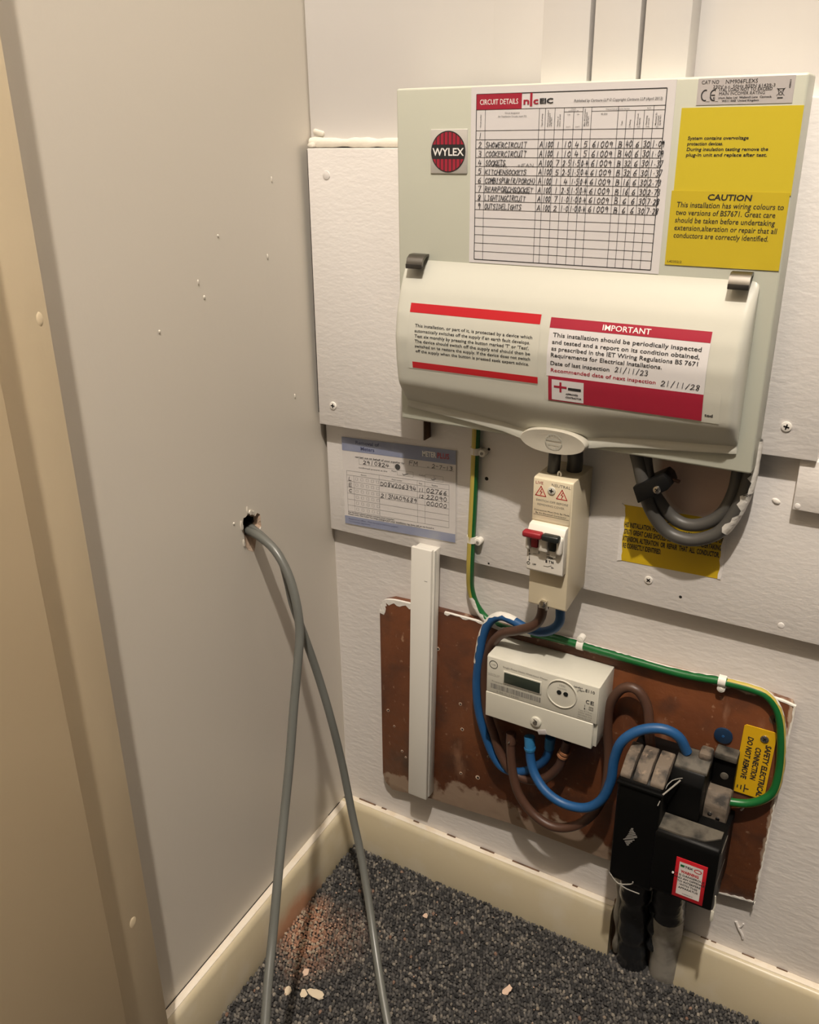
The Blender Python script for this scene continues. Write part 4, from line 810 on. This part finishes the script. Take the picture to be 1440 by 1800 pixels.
# ------------------------------------------------------------------ cables
ca = put('meter_cable', G().tube(BLUE_SUPPLY, .0054, 14), 'blue_pvc', label='bright blue cable looping from meter to black cut-out', cat='cable')
put('ferrule', G().tube([(.2945, -.0458, .3190), (.2972, -.0485, .3020)], .0062, 14).tube([(.2966, -.048, .3060), (.2970, -.0482, .3040)], .0068, 14), 'band_blue', ca)
ca = put('meter_cable', G().tube(BLUE_LOAD, .0052, 14), 'blue_pvc', label='blue cable from main switch, splashed with white paint at its bend', cat='cable')
put('paint_splash', G().strip(BLUE_LOAD, .0052, .55, 2.6, .17, .40, ragged=.45), 'paint_splash', ca)
put('ferrule', G().tube([(.3165, -.0378, .3060), (.3178, -.0400, .3230)], .0060, 14), 'band_blue', ca)
ca = put('meter_cable', G().tube(BROWN_LOAD, .0054, 14), 'brown_pvc', label='brown cable from main switch passing down beside the meter', cat='cable')
for a in (.3040, .3095): put('orange_band', G().tube([(.3340+(a-.304)*.35, -.0417, a), (.3350+(a-.304)*.35, -.0418, a+.0030)], .0066, 14), 'band_orange', ca)
ca = put('meter_cable', G().tube(BROWN_SUPPLY, .0054, 14), 'brown_pvc', label='brown cable in a big loop under and beside the meter', cat='cable')
put('ferrule', G().tube([(.2703, -.042, .3127), (.2712, -.044, .2990)], .0060, 14), 'brown_pvc', ca)
put('ferrule_screw', G().box(.2700, .2722, -.0512, -.0490, .3030, .3055, .0004), 'steel', ca)
ec = put('earth_cable', G().tube(EARTH, .0043, 14), 'earth_green', label='green and yellow earth cable running from fuse box round the brown board', cat='cable')
put('yellow_stripe', G().strip(EARTH, .0043, -.42, 2.7, 0.0, .30, seg=8), 'earth_yellow', ec)
put('yellow_stripe', G().strip(EARTH, .0043, -2.9, -.75, .72, 1.0, seg=8), 'earth_yellow', ec)
put('paint_splash', G().strip(EARTH, .0043, -.55, 2.2, .285, .42, ragged=.3, off=.0006), 'paint_splash', ec)
put('paint_splash', G().strip(EARTH, .0043, -2.7, -1.5, .40, .80, ragged=.2, off=.0006), 'paint_splash', ec)
put('paint_splash', G().strip(EARTH, .0043, -2.2, -1.25, .78, .93, ragged=.3, off=.0007), 'paint_splash', ec)
def cable_clip(x, y, z, horiz, label, side=1):
    t = thing('cable_clip', (x, y, z), label, 'clip', 'white clips on the earth cable')
    arc = [(math.cos(a)*.0062, math.sin(a)*.0062) for a in np.linspace(-.2, math.pi+.2, 14)]
    inn = [(math.cos(a)*.0046, math.sin(a)*.0046) for a in np.linspace(math.pi+.2, -.2, 14)]
    g = G().prism([(a, b) for a, b in arc+inn], -.0038, .0038)
    if horiz: g.xf(lambda a, d, b: (x+d, y-b, z+a))
    else: g.xf(lambda a, d, b: (x+a, y-b, z+d))
    put('saddle', g, 'clip_white', t)
    if horiz: nb = (x, z+.008*side)
    else: nb = (x+.0085*side, z-.001)
    put('nail_boss', G().cyl(nb, .0042, y+.004, y-.0040, 16, .0008), 'clip_white', t)
    put('nail_head', G().cyl(nb, .0017, y-.0038, y-.0047, 12), 'clip_white' if horiz else 'pale_ink', t)
cable_clip(.2060, -.0175, .6429, False, 'white cable clip on the upright earth cable close under the fuse box')
cable_clip(.2032, -.0175, .5375, False, 'white cable clip on the upright earth cable level with the switch toggle')
cable_clip(.3375, -.0155, .4382, True, 'paint-covered cable clip on the earth cable above the meter')
cable_clip(.4892, -.0155, .4408, True, 'white cable clip on the earth cable at top right of brown board', -1)
# grey loop below the fuse box, its black clamp
ca = put('meter_tail', G().tube(TAIL_OUT[:-1]+[(.489, -.034, .705)], .0064, 14), 'tail_grey', label='outer thick grey cable of the loop under the fuse box, paint-splashed', cat='cable', group='grey loop under the fuse box')
put('paint_splash', G().strip(TAIL_OUT[:-1]+[(.489, -.034, .705)], .0064, .15, 2.6, .60, 1.0, ragged=.6, off=.0007), 'paint_splash', ca)
put('meter_tail', G().tube(TAIL_IN[:-1]+[(.4771, -.03, .705)], .0062, 14), 'tail_grey', label='inner thick grey cable of the loop under the fuse box', cat='cable', group='grey loop under the fuse box')
ck = thing('cable_clamp', (.405, -.045, .64), 'small black screw clamp holding the two grey cables', 'clamp')
put('clamp_body', G().prism([(.3895, .6480), (.4165, .6660), (.4215, .6625), (.4250, .6555), (.4220, .6510), (.3960, .6325)], -.056, -.030, .0012), 'black_plastic', ck)
screw_on(ck, .4130, -.056, .6500, .0038, 'steel')
put('clamp_tongue', G().box(.4215, .4300, -.045, -.040, .6560, .6585, .0006, rot=Matrix.Rotation(.2, 3, 'Y')), 'brown_pvc', ck)
# the two new grey cables out of the left wall
GA = GREY_A[:-1]+[(.214, -.452, .112), (.236, -.490, .060), (.262, -.520, .022), (.310, -.560, .010), (.400, -.610, .010), (.520, -.640, .010)]
GB = GREY_B[:-1]+[(.277, -.317, .074), (.312, -.352, .046), (.352, -.388, .018), (.410, -.430, .010), (.520, -.490, .010), (.640, -.540, .010)]
GA = [(-.020, -.147, .562)]+GA; GB = [(-.020, -.143, .566)]+GB
put('grey_cable', G().tube(GA, .0048, 14, .006), 'grey_pvc', label='grey cable from the wall hole, nearer one crossing in front on the left', cat='cable', group='grey cables hanging from the wall hole')
put('grey_cable', G().tube(GB, .0045, 14, .006), 'grey_pvc', label='grey cable from the wall hole, slanting behind the other to the right', cat='cable', group='grey cables hanging from the wall hole')

# ------------------------------------------------------------------ service cut-out
so = thing('service_cutout', (.465, BY, .0), 'black mains cut-out with dusty ribbed fuse carrier and red-edged warning sticker', 'fuse holder')
put('base_block', G().box(.4120, .4930, -.050, BY, .2040, .3480, .003), 'bakelite', so)
put('lower_base', G().box(.4930, .5215, -.052, BY, .2040, .2840, .002), 'bakelite', so)
# fuse carrier: tall rounded block with three dusty ribs on its sloped head
bm = bmesh.new()
cr = put('fuse_carrier', G().prism([(-.046, .2000), (-.084, .2000), (-.0895, .2060), (-.0905, .3180), (-.0890, .3395), (-.0800, .3450), (-.046, .3480)], .4120, .4590, .0035, axis='x'), 'bakelite', so)
for x0, x1 in ((.4130, .4245), (.4268, .4420), (.4443, .4588)):
    put('dusty_rib', G().prism([(-.045, .3440), (-.0880, .3405), (-.0870, .3450), (-.0700, .3560), (-.0480, .3590), (-.045, .357)], x0, x1, .0014, axis='x'), 'dusty_bakelite', cr)
put('collar_band', G().box(.4112, .4598, -.0918, -.05, .3335, .3370, .0012), 'bakelite', cr)
g = G()
for k in range(12):
    zz = .2585+k*.0021; x0 = .4235+.0016*abs(k-4)**.8; x1 = .4400-.0013*abs(k-6)+random.uniform(-.002, .001)
    g.box(x0, x1, -.0911, -.0903, zz-.00045-random.random()*.0004, zz+.00045, .0002, rot=Matrix.Rotation(-.55+random.uniform(-.05, .05), 3, 'Y'))
put('scuff', g, 'grey_ink', cr)
put('mid_housing', G().prism([(-.040, .2750), (-.0620, .2750), (-.0640, .3380), (-.0560, .3500), (-.040, .3560)], .4585, .4925, .002, axis='x'), 'bakelite', so)
put('dusty_cap', G().prism([(-.0300, .3500), (-.0560, .3490), (-.0555, .3525), (-.0420, .3590), (-.0300, .3600)], .4600, .4935, .0012, axis='x'), 'grey_dust', so)
put('grey_lug', G().box(.4800, .4935, -.043, -.026, .3560, .3660, .003), 'dusty_bakelite', so)
lowr = put('neutral_block', G().prism([(-.046, .2050), (-.0860, .2080), (-.0920, .2140), (-.0925, .2880), (-.0890, .2930), (-.046, .2930)], .4560, .5225, .003, axis='x'), 'bakelite', so)
put('dusty_shelf', G().prism([(.4585, -.0635), (.5190, -.0635), (.5190, -.0740), (.5050, -.0855), (.4820, -.0885), (.4585, -.0880)], .2925, .2945).xf(lambda x, y, z: (x, z, y)), 'grey_dust', lowr)
put('side_seam', G().box(.5205, .5228, -.0900, -.050, .2470, .2500, .0008), 'grey_dust', lowr); put('side_seam', G().box(.5210, .5232, -.0885, -.060, .2860, .2900, .0008), 'grey_dust', lowr)
st_ = put('warning_sticker', G().box(.4812, .5128, -.0932, -.0924, .2170, .2690, .0002), 'label_red', lowr)
P2().rect(.4850, .5090, .2215, .2645).put('sticker_panel', 'card_white', so, .0934)
P2().text('TEX', .4905, .2588, .0026, .4990, bold=.03).put('sticker_name', 'ink', so, .0936)
P2().rect(.4862, .4902, .2587, .2616).put('sticker_green', 'earth_green', so, .0936)
P2().ring(.5040, .2595, .0040, .0026, .0009, 20).text('WARNING', .4872, .2512, .0034, .5055, bold=.04).put('sticker_red_print', 'label_red', so, .0936)
p = P2()
for k, tx in enumerate(('IT IS DANGEROUS', 'AND AN OFFENCE', 'TO INTERFERE', 'WITH THIS', 'APPARATUS')): p.text(tx, .4968, .2468-k*.0042, .0026, align='c', bold=.02)
p.text('WARNING 01', .4968, .2235, .0013, align='c').put('sticker_print', 'ink', so, .0936)
put('seal_loop', G().tube([(.4560, -.0930, .3240), (.4600, -.0750, .3400), (.4660, -.0680, .3440), (.4720, -.0670, .3470)], .0005, 8).tube([(.4590, -.0900, .3370), (.4640, -.0800, .3400), (.4705, -.0690, .3450)], .0009, 8), 'pale_ink', so)
put('seal_wire', G().tube([(.4125, -.0905, .2120), (.4240, -.0925, .2030), (.4380, -.0915, .2080), (.4395, -.0915, .2120)], .0007, 8).tube([(.4240, -.0925, .2030), (.4340, -.0925, .2000), (.4480, -.0925, .2000)], .0006, 8), 'pale_ink', so)
put('hang_tag', G().tube([(.5235, -.0880, .2320), (.5245, -.0880, .2200), (.5235, -.0890, .2120)], .0007, 8).box(.5215, .5250, -.0900, -.0870, .1980, .2120, .0012), 'meter_lid', so)
put('white_speck', G().cyl((.4795, .2465), .0011, -.0924, -.0934, 10), 'print_white', so)
# earth terminal beside it
put('earth_plate', G().box(.4935, .5165, -.024, BY, .3150, .3610, .0012), 'bakelite', so)
put('earth_plate_lip', G().box(.4935, .5165, -.0285, BY, .3545, .3620, .0012), 'grey_dust', so)
put('plate_screw', G().cyl((.5060, .3330), .0042, -.024, -.0252, 16, .0006), 'grey_dust', so)
put('earth_block', G().prism([(BY, .2800), (-.040, .2780), (-.044, .2830), (-.044, .3060), (-.036, .3180), (BY, .3200)], .4925, .5165, .002, axis='x'), 'dusty_bakelite', so)
for x, z in ((.5000, .2960), (.5085, .2930), (.5020, .2860)): put('block_screw', G().cyl((x, z), .0022, -.044, -.0452, 12, .0004), 'steel', so)
# cables rising from the floor
put('taped_cable', G().tube([(.4300, -.004, -.004), (.4300, -.014, .040), (.4300, -.026, .110), (.4300, -.034, .160), (.4310, -.040, .210)], .0180, 20, .006, rfun=lambda t: .0180+.0012*math.sin(t*19)+.0008*math.sin(t*41)), 'black_tape', so, plabel='tape-wrapped black cable')
ls = put('sheathed_cable', G().tube([(.4700, -.002, -.004), (.4690, -.012, .040), (.4690, -.024, .110), (.4690, -.032, .150), (.4700, -.038, .210)], .0175, 20, .006, rfun=lambda t: .0175+.0010*math.sin(t*15+1)), 'lead_sheath', so, plabel='grey sheathed cable')
put('tape_wrap', G().tube([(.4692, -.026, .122), (.4692, -.033, .155), (.4700, -.038, .208)], .0190, 20, .006, rfun=lambda t: .0190+.0007*math.sin(t*30)), 'black_tape', ls)
put('tape_strip', G().tube([(.4560, -.020, .052), (.4545, -.028, .090), (.4560, -.034, .130)], .0062, 12, .006, rfun=lambda t: .0062+.0022*math.sin(t*14)), 'black_tape', ls)
put('cable_putty', G().tube([(.4105, -.010, .012), (.4125, -.022, .060), (.4115, -.030, .120), (.4120, -.034, .180)], .0042, 10, .006, rfun=lambda t: .0042+.0015*math.sin(t*17)), 'lead_sheath', so)
put('gap_shade_pad', G().box(.404, .482, -.030, -.002, .0, .004, .001), 'carpet_backing', so)  # thin slab, coloured dark to stand for shade at the gap's foot

# safety tag, blue cap, white stub, paint string
tg = thing('earth_tag', (.533, BY, .311), 'yellow safety earth tag with vertical black lettering on the brown board', 'tag')
tt = lambda x, z: (x+(z-.35)*.02, z)
plate = put('tag_plate', G().prism([(.5155, .3125), (.5175, .3105), (.5455, .3105), (.5475, .3125), (.5475, .3940), (.5455, .3960), (.5175, .3960), (.5155, .3940)], BY-.0022, BY-.0010).xf(lambda x, y, z: (x+(z-.353)*.02, y, z)), 'tag_yellow', tg)
p = P2().text('SAFETY ELECTRICAL', 0, 0, .0054, .0660, bold=.035, shear=.1).text('CONNECTION', .0060, -.0090, .0054, .0470, bold=.035, shear=.1).text('DO NOT REMOVE', -.0040, -.0180, .0054, .0490, bold=.035, shear=.1)
p.rect(.0560, .0660, -.0130, -.0118).rect(.0603, .0617, -.0118, -.0080).rect(.0580, .0640, -.0165, -.0153).rect(.0590, .0630, -.0200, -.0188)
p.v = [(.5393+b+(.3790-a-.353)*.02, .3790-a) for a, b in p.v]; p.put('lettering', 'ink', plate, -BY+.0024)
screw_on(tg, .5375, BY-.0022, .3855, .0042, 'steel')
bc = put('plastic_cap', G().cyl((.4976, .3741), .0095, BY-.0006, BY-.0024, 28, .0008), 'cap_blue', label='round dark blue plastic cap on the brown board', cat='cap')
put('centre_pip', G().cyl((.4976, .3741), .0014, BY-.0024, BY-.0030, 10), 'blue_pvc', bc)
put('clip_stub', G().box(.3995, .4075, -.024, BY-.0006, .2330, .2430, .001).box(.3975, .4090, -.022, BY-.0006, .2280, .2330, .001), 'clip_white', label='small broken white plastic clip beside the black cut-out', cat='clip')

# ------------------------------------------------------------------ bits on the carpet
def chip(x, y, r, mat, label, el=1.6, cat='debris'):
    n = 9; V = []; F = []; a0 = random.random()*6
    for dz in (0, .0012):
        for i in range(n):
            a = 2*math.pi*i/n; q = r*random.uniform(.7, 1.15); px, py = math.cos(a)*q*el, math.sin(a)*q
            V.append((x+px*math.cos(a0)-py*math.sin(a0), y+px*math.sin(a0)+py*math.cos(a0), .0072+dz+px*.12))
    for i in range(n): F.append((i, (i+1) % n, n+(i+1) % n, n+i))
    F += [tuple(range(n)), tuple(range(n, 2*n))]
    put('plaster_chip', G().add(V, F), mat, label=label, cat=cat, group='plaster chips on the carpet', smooth=0)
chip(.1165, -.2455, .0062, 'chip_cream', 'largest cream plaster chip on the carpet between the grey cables', 1.9)
chip(.1040, -.2530, .0045, 'chip_cream', 'cream plaster chip touching the largest chip on the carpet', 1.3)
chip(.0850, -.2590, .0040, 'chip_cream', 'small cream plaster chip just right of the left grey cable', 1.4)
chip(.0880, -.2272, .0042, 'chip_pink', 'plaster chip at the edge of the pink dust on the carpet', 1.2)
chip(.1741, -.0788, .0035, 'chip_pink', 'pink plaster chip alone on the carpet under the trunking', 1.3)
chip(.3144, -.1263, .0042, 'chip_pink', 'pink plaster chip out on the carpet nearest the right skirting', 1.9)
V = G()
for k in range(260):
    if k < 190: x = .058+random.gauss(0, .028); y = -.175+random.gauss(0, .034)
    else: x = random.uniform(.03, .45); y = -random.uniform(.03, .34)
    if x < .018+AL*-y+.002: continue
    r = random.uniform(.0006, .0016)*(.95 if k < 190 else .8); bm = bmesh.new(); bmesh.ops.create_icosphere(bm, subdivisions=1, radius=r)
    bmesh.ops.translate(bm, vec=(x, y, .0066+r*.3), verts=bm.verts); V.bm(bm)
o = put('plaster_crumbs', V, 'crumb', kind='stuff', label='tiny pink plaster crumbs and dust scattered over the carpet corner', cat='debris', smooth=0)

put('paint_string', G().tube([(.5160, -.0150, .2985), (.5230, -.0155, .2995), (.5290, -.0155, .3005), (.5285, -.0150, .2930), (.5265, -.0135, .2880)], .0011, 8, .002), 'paint_splash', bb)
